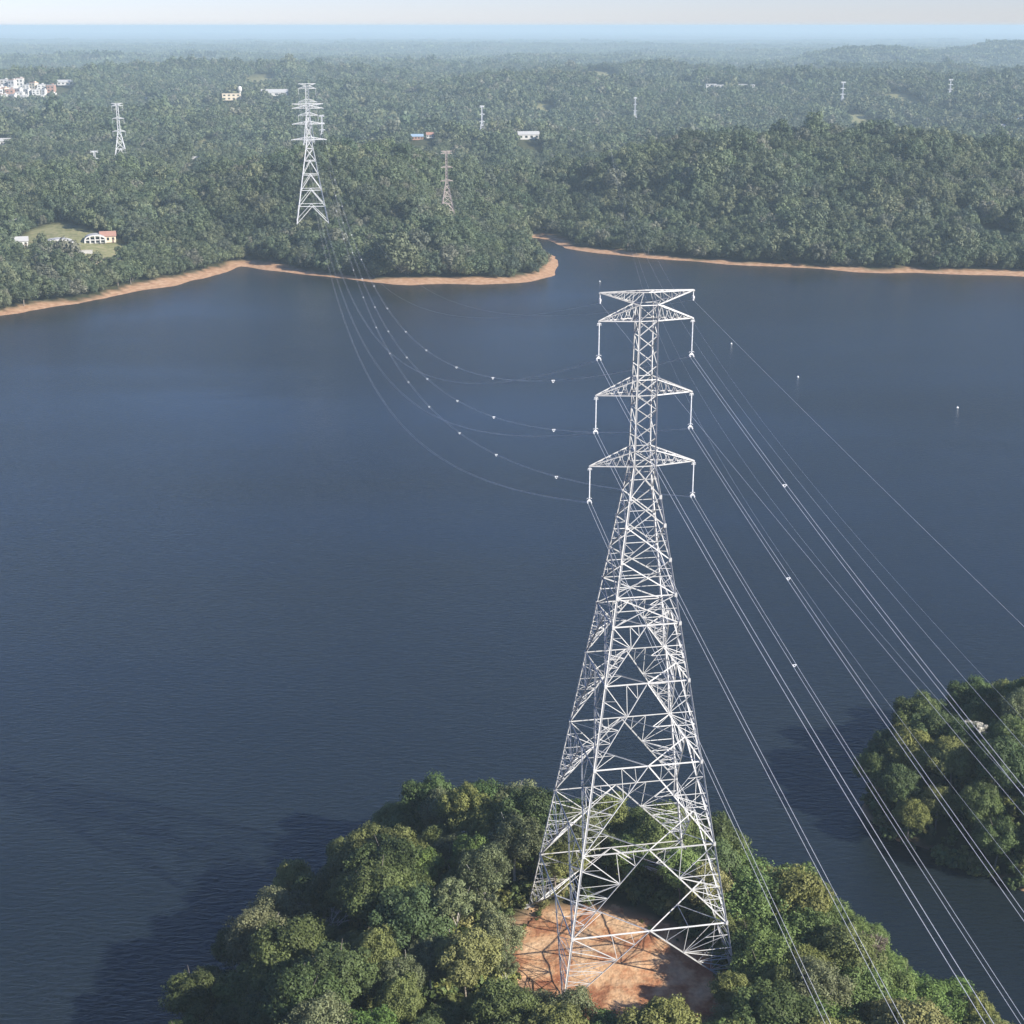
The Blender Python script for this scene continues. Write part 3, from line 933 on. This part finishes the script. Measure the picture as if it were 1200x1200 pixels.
make_kind('dark', 'leaf_dark', 3, 4.4, 12, 7.0, 46, 520, .25)
make_kind('olive', 'leaf_olive', 3, 4.2, 11.5, 6.5, 44, 500, .24)
make_kind('fresh', 'leaf_fresh', 2, 3.4, 10, 6.0, 38, 430, .23)
make_kind('grey', 'leaf_grey', 3, 4.0, 12, 7.0, 48, 340, .215, bark='pale_bark', open_=.5)
make_kind('tall', 'leaf_grey', 2, 2.6, 15, 7.5, 24, 280, .22, bark='pale_bark', open_=.6, rb=.17)
make_kind('vine', 'leaf_fresh', 2, 5.0, 8.5, 7.6, 52, 480, .24, flat=.7)
make_kind('pale', 'leaf_pale', 1, 3.0, 11, 5.0, 26, 150, .28, bark='pale_bark', open_=.8)
make_kind('dry', 'leaf_dry', 2, 3.2, 10, 5.5, 28, 110, .27, bark='pale_bark', open_=.9)
# leafless tree: branching limbs only
rgb = np.random.default_rng(91)
mb = MB(); tw = MB()


def grow(p, d, L_, r_, depth):
    q = p + d * L_
    (mb if depth > 2 else tw).tube([p, (p + q) / 2 + rgb.normal(size=3) * .06 * L_, q], [r_, r_ * .85, r_ * .6], 5)
    if depth == 0: return
    for i in range(3):
        nd = d + rgb.normal(size=3) * .55; nd[2] = abs(nd[2]) * .8 + .15; nd /= np.linalg.norm(nd)
        grow(q, nd, L_ * rgb.uniform(.6, .82), r_ * .6, depth - 1)


grow(np.array([0, 0, -.4]), np.array([.05, 0, 1.]), 4.5, .2, 4)
BARE = (tw.mesh('crown', M['pale_bark']), mb.mesh('trunk', M['pale_bark']))

DESC = {'dark': 'dark green broad-crowned tree', 'olive': 'olive yellow-green broad tree', 'fresh': 'bright green leafy tree', 'grey': 'grey-green fine-leaved tree',
        'tall': 'slender grey-green tree with pale trunk', 'vine': 'vine-smothered bright green tree mound', 'pale': 'whitish pale-crowned tree', 'dry': 'brownish half-dry sparse tree', 'bare': 'leafless pale-branched tree'}


def plant(key, x, y, sc, where, group, var=None, sz=None):
    z = soil_z(x, y) if (-6 < x < 36 and 148 < y < 193) else gz(x, y)
    t = empty('tree', (x, y, z - .1), rng.uniform(0, 6.28))
    t.scale = (sc, sc, sc * (sz or rng.uniform(.88, 1.15)))
    w_ = where.replace('(small) ', '').replace('(large) ', '')
    tag(t, ('small ' if '(small)' in where else ('large ' if '(large)' in where else '')) + DESC[key] + ' ' + w_, 'tree', group)
    if key == 'bare':
        obj('crown', BARE[0], t); obj('trunk', BARE[1], t); return t
    cm, tm, hc = KINDS[key][rng.integers(len(KINDS[key])) if var is None else var]
    obj('crown', cm, t, (0, 0, hc)); obj('trunk', tm, t)
    return t


def scatter(test, x0, x1, y0, y1, dmin, n, rg):
    """blue-noise points inside the area where test() holds"""
    X, Y = rg.uniform(x0, x1, n), rg.uniform(y0, y1, n)
    k = test(X, Y); pts = []
    for x, y in zip(X[k], Y[k]):
        if all((x - a) ** 2 + (y - b_) ** 2 > dmin * dmin for a, b_ in pts): pts.append((float(x), float(y)))
    return pts


rg = np.random.default_rng(5)
FEET = [to_world(np.array([sx * W_B, sy * W_B, 0]), NT, NYAW) for sx in (-1, 1) for sy in (-1, 1)]


def ok_point(x, y):
    k = (poly_sd(x, y, POINT) > 1.0) & (poly_sd(x, y, CLEARING) < -2.6) & (np.abs(x) < 0.40 * y + 14) & ((y > 138) | (x < -18))
    for f_ in FEET: k &= ~((np.abs(x - f_[0]) < 3.4) & (y - f_[1] > (-10 if f_[1] < 180 and f_[0] < 15 else -5)) & (y - f_[1] < 3))
    return k


pts = scatter(ok_point, -66, 84, 106, 228, 5.1, 11000, rg)
for x, y in pts:
    u = rg.random(); sd_ = poly_sd(np.array([x]), np.array([y]), POINT)[0]
    if x > 33 and y < 198: key = 'vine' if u < .55 else ('olive' if u < .8 else 'fresh')
    elif x > 28: key = 'olive' if u < .5 else ('dark' if u < .75 else 'vine')
    elif -6 < x < 6 and 160 < y < 192: key = 'tall' if u < .5 else ('grey' if u < .8 else 'olive')
    elif y > 198: key = 'olive' if u < .40 else ('dark' if u < .8 else 'grey')
    else: key = 'dark' if u < .34 else ('olive' if u < .55 else ('grey' if u < .78 else ('fresh' if u < .88 else ('tall' if u < .92 else 'dark'))))
    sc = rg.uniform(.62, 1.2) * (.82 if sd_ < 5 else 1) * (.8 if key == 'vine' and sd_ < 7 else 1)
    if poly_sd(np.array([x]), np.array([y]), CLEARING)[0] > -6 and y < 166 and x < 27: sc *= .55 if x < 13 else .42
    cd = poly_sd(np.array([x]), np.array([y]), CLEARING)[0]
    if sd_ < 6: edge = 'overhanging the ' + ('channel' if x > 30 else ('open lake beyond the pylon' if y > 200 else 'shaded lake water of the point'))
    elif cd > -6: edge = 'edging the clearing ' + ('behind the pylon' if y > 186 else ('on its channel side' if x > 20 else 'on its open-lake side'))
    else: edge = ('on the wooded ground behind the pylon' if y > 192 and x > -8 else ('on the bank between pylon and channel' if x > 24 else ('between the clearing and the lake shore' if y > 176 else 'on the near lakeside slope of the point')))
    edge = ('(small) ' if sc < .72 else ('(large) ' if sc > 1.02 else '')) + edge
    plant(key, x, y, sc, edge, 'trees of the pylon point')
for x, y, key, sc in ((33, 152.5, 'dark', 1.1), (27, 150, 'olive', .95), (40, 160, 'grey', 1.0), (20.5, 147, 'dark', .8), (37, 147, 'olive', 1.1)):
    plant(key, x, y, sc, 'shading the near corner of the pylon clearing', 'trees of the pylon point')
for x, y, key, sc in ((-27, 183, 'bare', .85), (-33, 171, 'bare', .7), (46, 199, 'dry', .9), (52, 182, 'dry', .8)):
    plant(key, x, y, sc, 'at the waterside of the point', 'bare and dry trees of the point')


def ok_isle(x, y): return (poly_sd(x, y, ISLE) > .3) & (x < .40 * y + 10)


pts_i = scatter(ok_isle, 60, 125, 186, 282, 5.6, 4000, rg)
wi = int(np.argmin([(x - 84) ** 2 + (y - 241) ** 2 for x, y in pts_i]))
for i, (x, y) in enumerate(pts_i):
    u = rg.random(); key = 'pale' if i == wi else ('dark' if u < .45 else ('olive' if u < .75 else 'grey'))
    sd_ = poly_sd(np.array([x]), np.array([y]), ISLE)[0]; sc = rg.uniform(.68, 1.1)
    edge = ('overhanging the ' + ('channel below the islet' if y < 225 else ('sunny lake side of the islet' if y > 256 else 'shaded tip of the islet'))) if sd_ < 6 else ('on the islet crest beside the whitish tree' if math.hypot(x - 84, y - 241) < 13 else ('on the islet above the channel' if y < 232 else 'on the wooded islet top'))
    plant(key, x, y, sc, ('(small) ' if sc < .78 else ('(large) ' if sc > .98 else '')) + edge, 'trees of the islet')
N_NEAR = len(pts) + len(pts_i) + 9

# ------------------------------------------------------------------ buildings
def house(name, x, y, z, rz, w, d, h, wall, roof, label, cat='house', group=None, storeys=1, gable=True, nw=3, chimney=False, detail=True):
    t = empty(name, (x, y, z - .3), rz); tag(t, label, cat, group)
    mb = MB(); mb.box((0, 0, h / 2), (w, d, h))
    if gable:
        rh = d * .28
        for sx in (-1, 1):
            X = sx * (w / 2 - .15)
            mb.add([(X, -d / 2, h), (X, d / 2, h), (X, 0, h + rh)], [(0, 1, 2)])
    mb.build('wall', wall, t)
    mb = MB()
    if gable:
        o = .5
        for sy in (-1, 1):
            y0, y1 = sy * (d / 2 + o), 0
            z0, z1 = h - o * .56, h + rh
            V = [(-w / 2 - o, y0, z0), (w / 2 + o, y0, z0), (w / 2 + o, y1, z1), (-w / 2 - o, y1, z1)]
            V += [(a, b_, c + .18) for a, b_, c in V]
            mb.add(V, [(0, 1, 2, 3), (7, 6, 5, 4), (0, 4, 5, 1), (1, 5, 6, 2), (2, 6, 7, 3), (3, 7, 4, 0)])
    else:
        mb.box((0, 0, h + .15), (w + .6, d + .6, .3))
    mb.build('roof', roof, t)
    for k in range(storeys):
        zc = (k + .55) * h / storeys
        for i in range(nw):
            xx = (i + .5) / nw * w - w / 2
            mb = MB(); mb.box((xx, -d / 2 - .03, zc), (w / nw * .45, .16, h / storeys * .42)); mb.build('window', M['glass'], t)
    if detail:
        mb = MB(); mb.box((w * .32, -d / 2 - .05, 1.05), (1.0, .16, 2.1)); mb.build('door', M['roof_brown'], t)
    return t


NO_TREES = []   # x, y, half width, front reach, back reach


def site(px, py, hw, front=45, back=10, up=0):
    x, y = SITES[(px, py)] if (px, py) in SITES else hit(px, py, up)[:2]
    z = gz(x, y); NO_TREES.append((x, y, hw, front, back)); return x, y, z


# two white arched halls on the lawn
def arched_hall(px, py, w, d, h, roof, label, rz):
    x, y, z = site(px, py, w * .8, 34, 14)
    t = empty('arched_hall', (x, y, z - .2), rz); tag(t, label, 'hall')
    n = 12; prof = [(w / 2 * math.cos(math.pi * i / n), h * .45 + h * .55 * math.sin(math.pi * i / n)) for i in range(n + 1)]
    mb = MB()
    for sy in (-1, 1):                       # a thick arch band with open bays between piers
        for i in range(n):
            (xa, za), (xb, zb) = prof[i], prof[i + 1]
            mb.tube([(xa, sy * d / 2, za), (xb, sy * d / 2, zb)], .45, 5)
        for xx in (-w / 2, -w / 4, 0, w / 4, w / 2):
            zt = h * .45 + h * .55 * math.sqrt(max(0, 1 - (2 * xx / w) ** 2))
            mb.box((xx, sy * d / 2, zt / 2), (.7, .7, zt))
        mb.box((0, sy * d / 2, h * .45), (w, .4, .5))
    mb.build('arch_frame', M['whitewash'], t)
    mb = MB(); mb.box((0, 0, h * .20), (w * .98, d * .9, h * .4)); mb.build('wall', M['whitewash'], t)
    for xx in (-w * .36, -w * .12, w * .12, w * .36):
        mb = MB(); mb.box((xx, -d * .45 - .03, h * .2), (w * .16, .14, h * .26)); mb.build('window', M['glass'], t)
    mb = MB()
    for i in range(n):
        (xa, za), (xb, zb) = prof[i], prof[i + 1]
        V = [(xa, -d * .48, za + .2), (xb, -d * .48, zb + .2), (xb, d * .48, zb + .2), (xa, d * .48, za + .2)]
        V += [(a, b_, c + .2) for a, b_, c in V]
        mb.add(V, [(3, 2, 1, 0), (4, 5, 6, 7), (0, 1, 5, 4), (2, 3, 7, 6)])
    mb.build('roof', roof, t)
    return t


arched_hall(69, 290, 17, 9, 5.0, M['roof_white'], 'white arched hall with open bays on the lakeside lawn', .25)
arched_hall(112, 284, 12, 9, 4.6, M['roof_white'], 'smaller white arched hall beside the reddish-roofed house', .25)
x, y, z = site(127, 283, 8, 15, 12)
house('house', x, y, z, .25, 9, 8, 4, M['cream'], M['roof_red'], 'cream house with faded red roof adjoining the smaller arched hall')
x, y, z = site(120, 309, 13, 26, 8)
house('long_shed', x, y, z, .2, 19, 5, 2.6, M['cream'], M['roof_brown'], 'long low brown-roofed shed below the lawn', 'shed', gable=False, nw=5)
x, y, z = site(25, 289, 6, 15, 8)
house('house', x, y, z, .3, 8, 7, 4, M['whitewash'], M['roof_white'], 'small white house at the edge of the lakeside lawn')
x, y, z = site(10, 287, 5, 15, 8)
house('house', x, y, z, .1, 7, 6, 3.2, M['grey_render'], M['roof_grey'], 'small grey-walled house next to the white one by the lawn')
x, y, z = site(20, 268, 6, 15, 8)
house('house', x, y, z, .5, 8, 6, 4.5, M['whitewash'], M['roof_grey'], 'white house with grey roof up among the trees above the lawn')
x, y, z = site(92, 297, 4, 20, 4)
mb = MB(); mb.box((0, 0, .8), (16, .4, 2.2)); mb.box((0, 0, 1.95), (16.3, .6, .15))
tag(mb.build('retaining_wall', M['grey_render'], None, (x, y, z - .3), (0, 0, .2)), 'grey concrete retaining wall across the lawn', 'wall')

# blue-roofed building at the crest of the right hill
x, y, z = site(1186, 158, 15, 18, 12, 4)
house('large_building', x, y, z, -.5, 22, 12, 9, M['cream'], M['roof_blue'], 'cream two-storey building with pale blue roof on the hill crest', 'building', storeys=2, nw=6)
x, y, z = site(1172, 160, 8, 16, 6, 2)
house('house', x, y, z, -.5, 9, 7, 4, M['whitewash'], M['roof_white'], 'white outbuilding below the blue-roofed building')
# others in the forest
for px, py, w, d, h, wl, rf, lab, st, gb in (
        (272, 126, 26, 12, 9, 'cream', 'cream', 'yellowish long building in the hazy forest beside a white water tank', 2, False),
        (248, 121, 14, 9, 5, 'whitewash', 'roof_white', 'white house beside the yellowish long building', 1, True),
        (320, 114, 44, 16, 5, 'whitewash', 'roof_white', 'long white-roofed shed in forest near the slim pylon top', 1, True),
        (176, 121, 12, 8, 5, 'whitewash', 'roof_white', 'lone white house in forest above the grey pylon', 1, True),
        (619, 164, 22, 10, 5, 'whitewash', 'roof_white', 'white long-roofed house in forest beyond the headland', 1, True),
        (489, 174, 12, 7, 3.5, 'brick', 'roof_blue', 'blue-roofed hut at the foot of the dirt track', 1, True),
        (505, 172, 9, 7, 3.5, 'whitewash', 'roof_red', 'red-roofed hut beside the blue-roofed hut', 1, True),
        (78, 111, 24, 11, 5, 'whitewash', 'roof_white', 'long white shed beside the hillside town', 1, True),
        (232, 192, 9, 6, 4, 'whitewash', 'roof_white', 'tiny white house sunk in the forest beyond the headland', 1, True),
        (6, 172, 16, 9, 5, 'whitewash', 'roof_white', 'white house in forest below the hillside town', 1, True)):
    x, y, z = site(px, py, w * .7, 70, 12, 3)
    house('house', x, y, z, .15, w, d, h, M[wl], M[rf], lab, storeys=st, gable=gb, nw=4)
x, y, z = site(282, 124, 6, 60, 8, 3)
t = empty('water_tank', (x, y, z)); tag(t, 'white round water tank on a stem beside the yellowish building', 'water tank')
mb = MB(); mb.tube([(0, 0, -1), (0, 0, 9)], 1.4, 10); mb.build('stem', M['whitewash'], t)
V_, F_ = lathe([(.1, 17), (2.6, 16), (3.2, 13.5), (3.0, 10), (1.4, 9)], 14); obj('tank', mesh_of('tank', V_, F_, M['whitewash'], True), t)
for i in range(7):
    px = 824 + i * 9 + (3 if i == 3 else 0)
    x, y, z = site(px, 100, 22, 60, 16, 7)
    house('block', x, y, z, 0, 17, 12, 6 + (i * 3) % 4, M['whitewash'], M['roof_white'], 'white block in the row on the far forest ridge', 'building', 'row of white blocks on the far ridge', nw=3, storeys=2, gable=False)

# hillside town: small houses packed up a slope
rgt = np.random.default_rng(77)
town = []
for _ in range(900):
    px, py = rgt.uniform(-30, 62), rgt.uniform(93, 119)
    if py < 95 + max(0, px - 10) * .16 or (px > 40 and py > 114): continue
    x, y, z = hit(px, py, 5)
    if all((x - a) ** 2 + (y - b_) ** 2 > 10.5 ** 2 for a, b_ in town):
        town.append((x, y))
        if len(town) >= 90: break
TOWN_PROTO = {}
for k, (wl, rf) in enumerate((('whitewash', 'roof_white'), ('whitewash', 'roof_grey'), ('cream', 'roof_red'), ('brick', 'roof_grey'), ('whitewash', 'roof_red'))):
    mb = MB(); w, d, h = 8 + k % 2, 7.5, 5 + 1.2 * k
    mb.box((0, 0, h / 2 - 1), (w, d, h + 2)); mb.box((0, 0, h + .2), (w + .4, d + .4, .4), 1); mb.box((w * .2, d * .1, h + 1.0), (2.2, 2.2, 1.4), 0)
    for i in range(2):
        for j in range(2): mb.box(((i - .5) * w * .5, -d / 2 - .03, h * (.3 + .4 * j)), (w * .22, .12, h * .2), 2)
    TOWN_PROTO[k] = mb.mesh('town_house', [M[wl], M[rf], M['glass']])
TN = ['white flat-roofed house', 'white grey-roofed house', 'cream red-roofed house', 'brick grey-roofed house', 'tall white red-roofed house']
for i, (x, y) in enumerate(town):
    k = int(rgt.choice([0, 0, 0, 1, 1, 2, 3, 4]))
    o = obj('town_house', TOWN_PROTO[k], None, (x, y, gz(x, y)), (0, 0, rgt.uniform(-.5, .5)), (1.3, 1.3, 1.3))
    tag(o, TN[k] + ' packed into the hillside town', 'house', 'houses of the hillside town')
    NO_TREES.append((x, y, 9, 30, 8))

# ------------------------------------------------------------------ forest
def proto_collection(name, meshes):
    c = bpy.data.collections.new(name)
    for i, me in enumerate(meshes):
        c.objects.link(bpy.data.objects.new(f"{name}_{i:02d}", me))
    return c


def with_trunk(V, T, H, Hc, r_):
    return V + np.array([0, 0, H - Hc]), T


def lod_tree(seed, R, H, Hc, nclump, nleaf, ls, mat, flat=.6):
    rg_ = np.random.default_rng(seed)
    V, T = crown_arrays(rg_, R, Hc, nclump, nleaf, ls, flat, jit=.22, low=1.75, tv=.12, k0=.70, rcf=1.3, sp=(.88, 1.03))
    return quad_mesh('forest_tree', V + np.array([0, 0, H - Hc]), T, mat)


MID = [lod_tree(200 + i, R, H, Hc, 14, 84, .58, M['leaf_far']) for i, (R, H, Hc) in enumerate(((4.7, 10, 8.0), (4.2, 11, 8.6), (5.3, 9.5, 7.4), (3.7, 11.5, 8.6), (4.9, 11, 8.0), (4.1, 8, 6.6)))]
FAR = [lod_tree(300 + i, R, H, Hc, 10, 22, 1.35, M['leaf_far']) for i, (R, H, Hc) in enumerate(((5.2, 10, 7.5), (4.7, 11, 8), (5.8, 9.5, 7), (4.3, 11.5, 8.4)))]
PATCH = []
for i in range(3):
    rg_ = np.random.default_rng(400 + i); Vs = []; Ts = []
    for _ in range(34):
        R_ = rg_.uniform(3.6, 6.5)
        V, T = crown_arrays(rg_, R_, 8, 6, 4, 4.0, .7)
        Vs.append(V * np.array([1, 1, rg_.uniform(.8, 1.5)]) + np.array([rg_.uniform(-22, 22), rg_.uniform(-22, 22), rg_.uniform(0, 2.5)])); Ts.append(np.clip(T + rg_.uniform(-.2, .2), 0, 1))
    PATCH.append(quad_mesh('forest_patch', np.concatenate(Vs), np.concatenate(Ts), M['leaf_far']))


def instance_object(name, P, scl, rotz, pick, coll, label, cat):
    me = bpy.data.meshes.new(name)
    me.vertices.add(len(P)); me.vertices.foreach_set("co", np.asarray(P, np.float32).ravel())
    for nm, tp, val in (("scl", 'FLOAT_VECTOR', scl), ("rot", 'FLOAT_VECTOR', np.stack([np.zeros(len(P)), np.zeros(len(P)), rotz], 1))):
        a = me.attributes.new(nm, tp, 'POINT'); a.data.foreach_set("vector", np.asarray(val, np.float32).ravel())
    a = me.attributes.new("pick", 'INT', 'POINT'); a.data.foreach_set("value", np.asarray(pick, np.int32))
    me.update()
    o = obj(name, me)
    ng = bpy.data.node_groups.new(name + "_nodes", 'GeometryNodeTree')
    ng.interface.new_socket("Geometry", in_out='INPUT', socket_type='NodeSocketGeometry')
    ng.interface.new_socket("Geometry", in_out='OUTPUT', socket_type='NodeSocketGeometry')
    N, L = ng.nodes, ng.links
    gi, go = N.new('NodeGroupInput'), N.new('NodeGroupOutput')
    ci = N.new('GeometryNodeCollectionInfo'); ci.inputs['Collection'].default_value = coll
    ci.inputs['Separate Children'].default_value = True; ci.inputs['Reset Children'].default_value = True
    ip = N.new('GeometryNodeInstanceOnPoints'); ip.inputs['Pick Instance'].default_value = True

    def named(nm, tp):
        n = N.new('GeometryNodeInputNamedAttribute'); n.data_type = tp; n.inputs['Name'].default_value = nm; return n.outputs['Attribute']

    L.new(gi.outputs[0], ip.inputs['Points']); L.new(ci.outputs[0], ip.inputs['Instance'])
    L.new(named('pick', 'INT'), ip.inputs['Instance Index']); L.new(named('scl', 'FLOAT_VECTOR'), ip.inputs['Scale'])
    er = N.new('FunctionNodeEulerToRotation'); L.new(named('rot', 'FLOAT_VECTOR'), er.inputs[0]); L.new(er.outputs[0], ip.inputs['Rotation'])
    L.new(ip.outputs[0], go.inputs[0])
    md = o.modifiers.new("scatter", 'NODES'); md.node_group = ng
    return tag(o, label, cat, kind='stuff')


def grid_points(y0, y1, step, half, rg_, jit=.48):
    ys = np.arange(y0, y1, step * .87)
    out = []
    for k, yy in enumerate(ys):
        xs = np.arange(-half * yy - 30, half * yy + 30, step) + (step / 2 if k % 2 else 0)
        out.append(np.stack([xs, np.full(len(xs), yy)], 1))
    P = np.concatenate(out); P += rg_.uniform(-jit, jit, P.shape) * step
    return P


def keep_forest(P, beach=4.5):
    x, y = P[:, 0], P[:, 1]
    fs, ps, is_ = land_sd(x, y)
    k = (fs > beach + 3 * vnoise(x / 11, y / 11, 61) + 8 * vnoise(x / 28, y / 28, 4)) & (ps < -30) & (is_ < -5)
    k &= lawn_sd(x, y) < 0
    for (x0, y0), (x1, y1) in zip(ROAD[:-1], ROAD[1:]):
        t = np.clip(((x - x0) * (x1 - x0) + (y - y0) * (y1 - y0)) / ((x1 - x0) ** 2 + (y1 - y0) ** 2), 0, 1)
        k &= np.hypot(x - x0 - t * (x1 - x0), y - y0 - t * (y1 - y0)) > 17
    for nx, ny, hw, fr, bk in NO_TREES:
        k &= ~((np.abs(x - nx) < hw) & (y - ny > -fr) & (y - ny < bk))
    return P[k]


rgf = np.random.default_rng(12)
P1 = keep_forest(grid_points(690, 1500, 6.2, .47, rgf))
far1, _, _ = land_sd(P1[:, 0], P1[:, 1])
# trees standing first behind the beach are things of their own, the rest is forest
front = np.nonzero((far1 < 22) & (P1[:, 1] < 960) & (np.abs(P1[:, 0]) < .345 * P1[:, 1]))[0]
front = front[np.argsort(np.hypot(P1[front, 0], P1[front, 1]))]
n_front = max(0, min(len(front), 296 - N_NEAR))
sel = front[np.linspace(0, len(front) - 1, n_front).astype(int)] if n_front else np.array([], int)
for i in sel:
    x, y = P1[i]
    t = empty('tree', (x, y, gz(x, y) - .2), rgf.uniform(0, 6.28)); s_ = rgf.uniform(.9, 1.25); t.scale = (s_, s_, s_)
    where = 'below the lakeside lawn' if x < -185 else ('at the head of the cove beside the big pylon' if x < -135 else ('in front of the big shoreside pylon' if x < -90 else ('along the round headland' if x < -10 else ('on the headland tip' if x < 35 else ('by the inlet mouth' if x < 110 else ('under the broad hill' if x < 210 else 'towards the far end of the broad hill'))))))
    tag(t, ('tall' if s_ > 1.14 else ('low' if s_ < 1.0 else 'mid-sized')) + ' green beach-edge tree ' + where, 'tree', 'trees along the far beach')
    k = int(rgf.integers(len(MID)))
    obj('crown', MID[k], t); mb = MB(); mb.tube([(0, 0, -.5), (.1, 0, 3), (0, .1, 6)], [.25, .2, .12], 6); mb.build('trunk', M['bark'], t)
P1 = np.delete(P1, sel, 0)


def trees_of(P, rg_, lo, hi, nk, zoff=-.4):
    s = rg_.uniform(lo, hi, len(P)) * (.66 + .68 * vnoise(P[:, 0] / 42, P[:, 1] / 42, 71))
    s = s * np.where(rg_.random(len(P)) < .035, rg_.uniform(1.25, 1.6, len(P)), 1.0)        # a few emergent trees
    sv = np.stack([s, s, s * rg_.uniform(.85, 1.25, len(P))], 1)
    z = height(P[:, 0], P[:, 1]) + zoff
    return np.column_stack([P, z]), sv, rg_.uniform(0, 6.28, len(P)), rg_.integers(0, nk, len(P))


instance_object('shore_forest', *trees_of(P1, rgf, .68, 1.3, len(MID)), proto_collection('forest_mid', MID), 'dense mixed green forest covering the far lake shore', 'forest')
P2 = keep_forest(grid_points(1500, 4200, 8.0, .43, rgf))
instance_object('hill_forest', *trees_of(P2, rgf, .85, 1.4, len(FAR)), proto_collection('forest_far', FAR), 'bluish-green forest rolling over the hills beyond the lake', 'forest')
P3 = keep_forest(grid_points(4200, 12500, 40, .42, rgf))
a3 = trees_of(P3, rgf, .9, 1.2, 3, -1)
instance_object('distant_forest', *a3, proto_collection('forest_patches', PATCH), 'hazy blue distant forest on the far ridges', 'forest')

# undergrowth between the near trees
BUSH = []
for i in range(3):
    rg_ = np.random.default_rng(500 + i); V, T = crown_arrays(rg_, 1.3, 1.8, 8, 60, .34, .7); BUSH.append(quad_mesh('bush', V, T, M[['leaf_dark', 'leaf_olive', 'leaf_dark'][i]]))
PB = np.column_stack([rgf.uniform(-60, 125, 7000), rgf.uniform(138, 284, 7000)])
c_ = poly_sd(PB[:, 0], PB[:, 1], CLEARING)
PB0 = PB[(c_ > -1.2) & (c_ < 1.5)][::3]
PB = PB[(np.maximum(poly_sd(PB[:, 0], PB[:, 1], POINT), poly_sd(PB[:, 0], PB[:, 1], ISLE)) > -.9) & (c_ < -1.2) & ((c_ < -3.5) | (rgf.random(7000) < .5))]
s = np.concatenate([rgf.uniform(.6, 1.5, len(PB)), rgf.uniform(.15, .4, len(PB0))]); PB = np.concatenate([PB, PB0])
instance_object('undergrowth', np.column_stack([PB, height(PB[:, 0], PB[:, 1])]), np.stack([s, s, s], 1), rgf.uniform(0, 6.28, len(PB)), rgf.integers(0, 3, len(PB)), proto_collection('bushes', BUSH), 'low leafy undergrowth between the near trees', 'undergrowth')

# ------------------------------------------------------------------ the hazy air
mb = MB(); mb.box((0, 0, 68), (62000, 62000, 144))
hz = bpy.data.materials.new('hazy_air'); hz.use_nodes = True
hz.node_tree.nodes.clear()
out = hz.node_tree.nodes.new("ShaderNodeOutputMaterial"); pv = hz.node_tree.nodes.new("ShaderNodeVolumePrincipled")
pv.inputs["Color"].default_value = (*HAZE_COLOR, 1); pv.inputs["Density"].default_value = HAZE_DENSITY; pv.inputs["Anisotropy"].default_value = 0.0
hz.node_tree.links.new(pv.outputs[0], out.inputs["Volume"])
tag(mb.build('haze', hz), 'thin bluish haze lying over the lake and hills', 'haze', kind='stuff')
print("near trees", N_NEAR, "front", n_front, "forest", len(P1), len(P2), len(P3), "town", len(town))
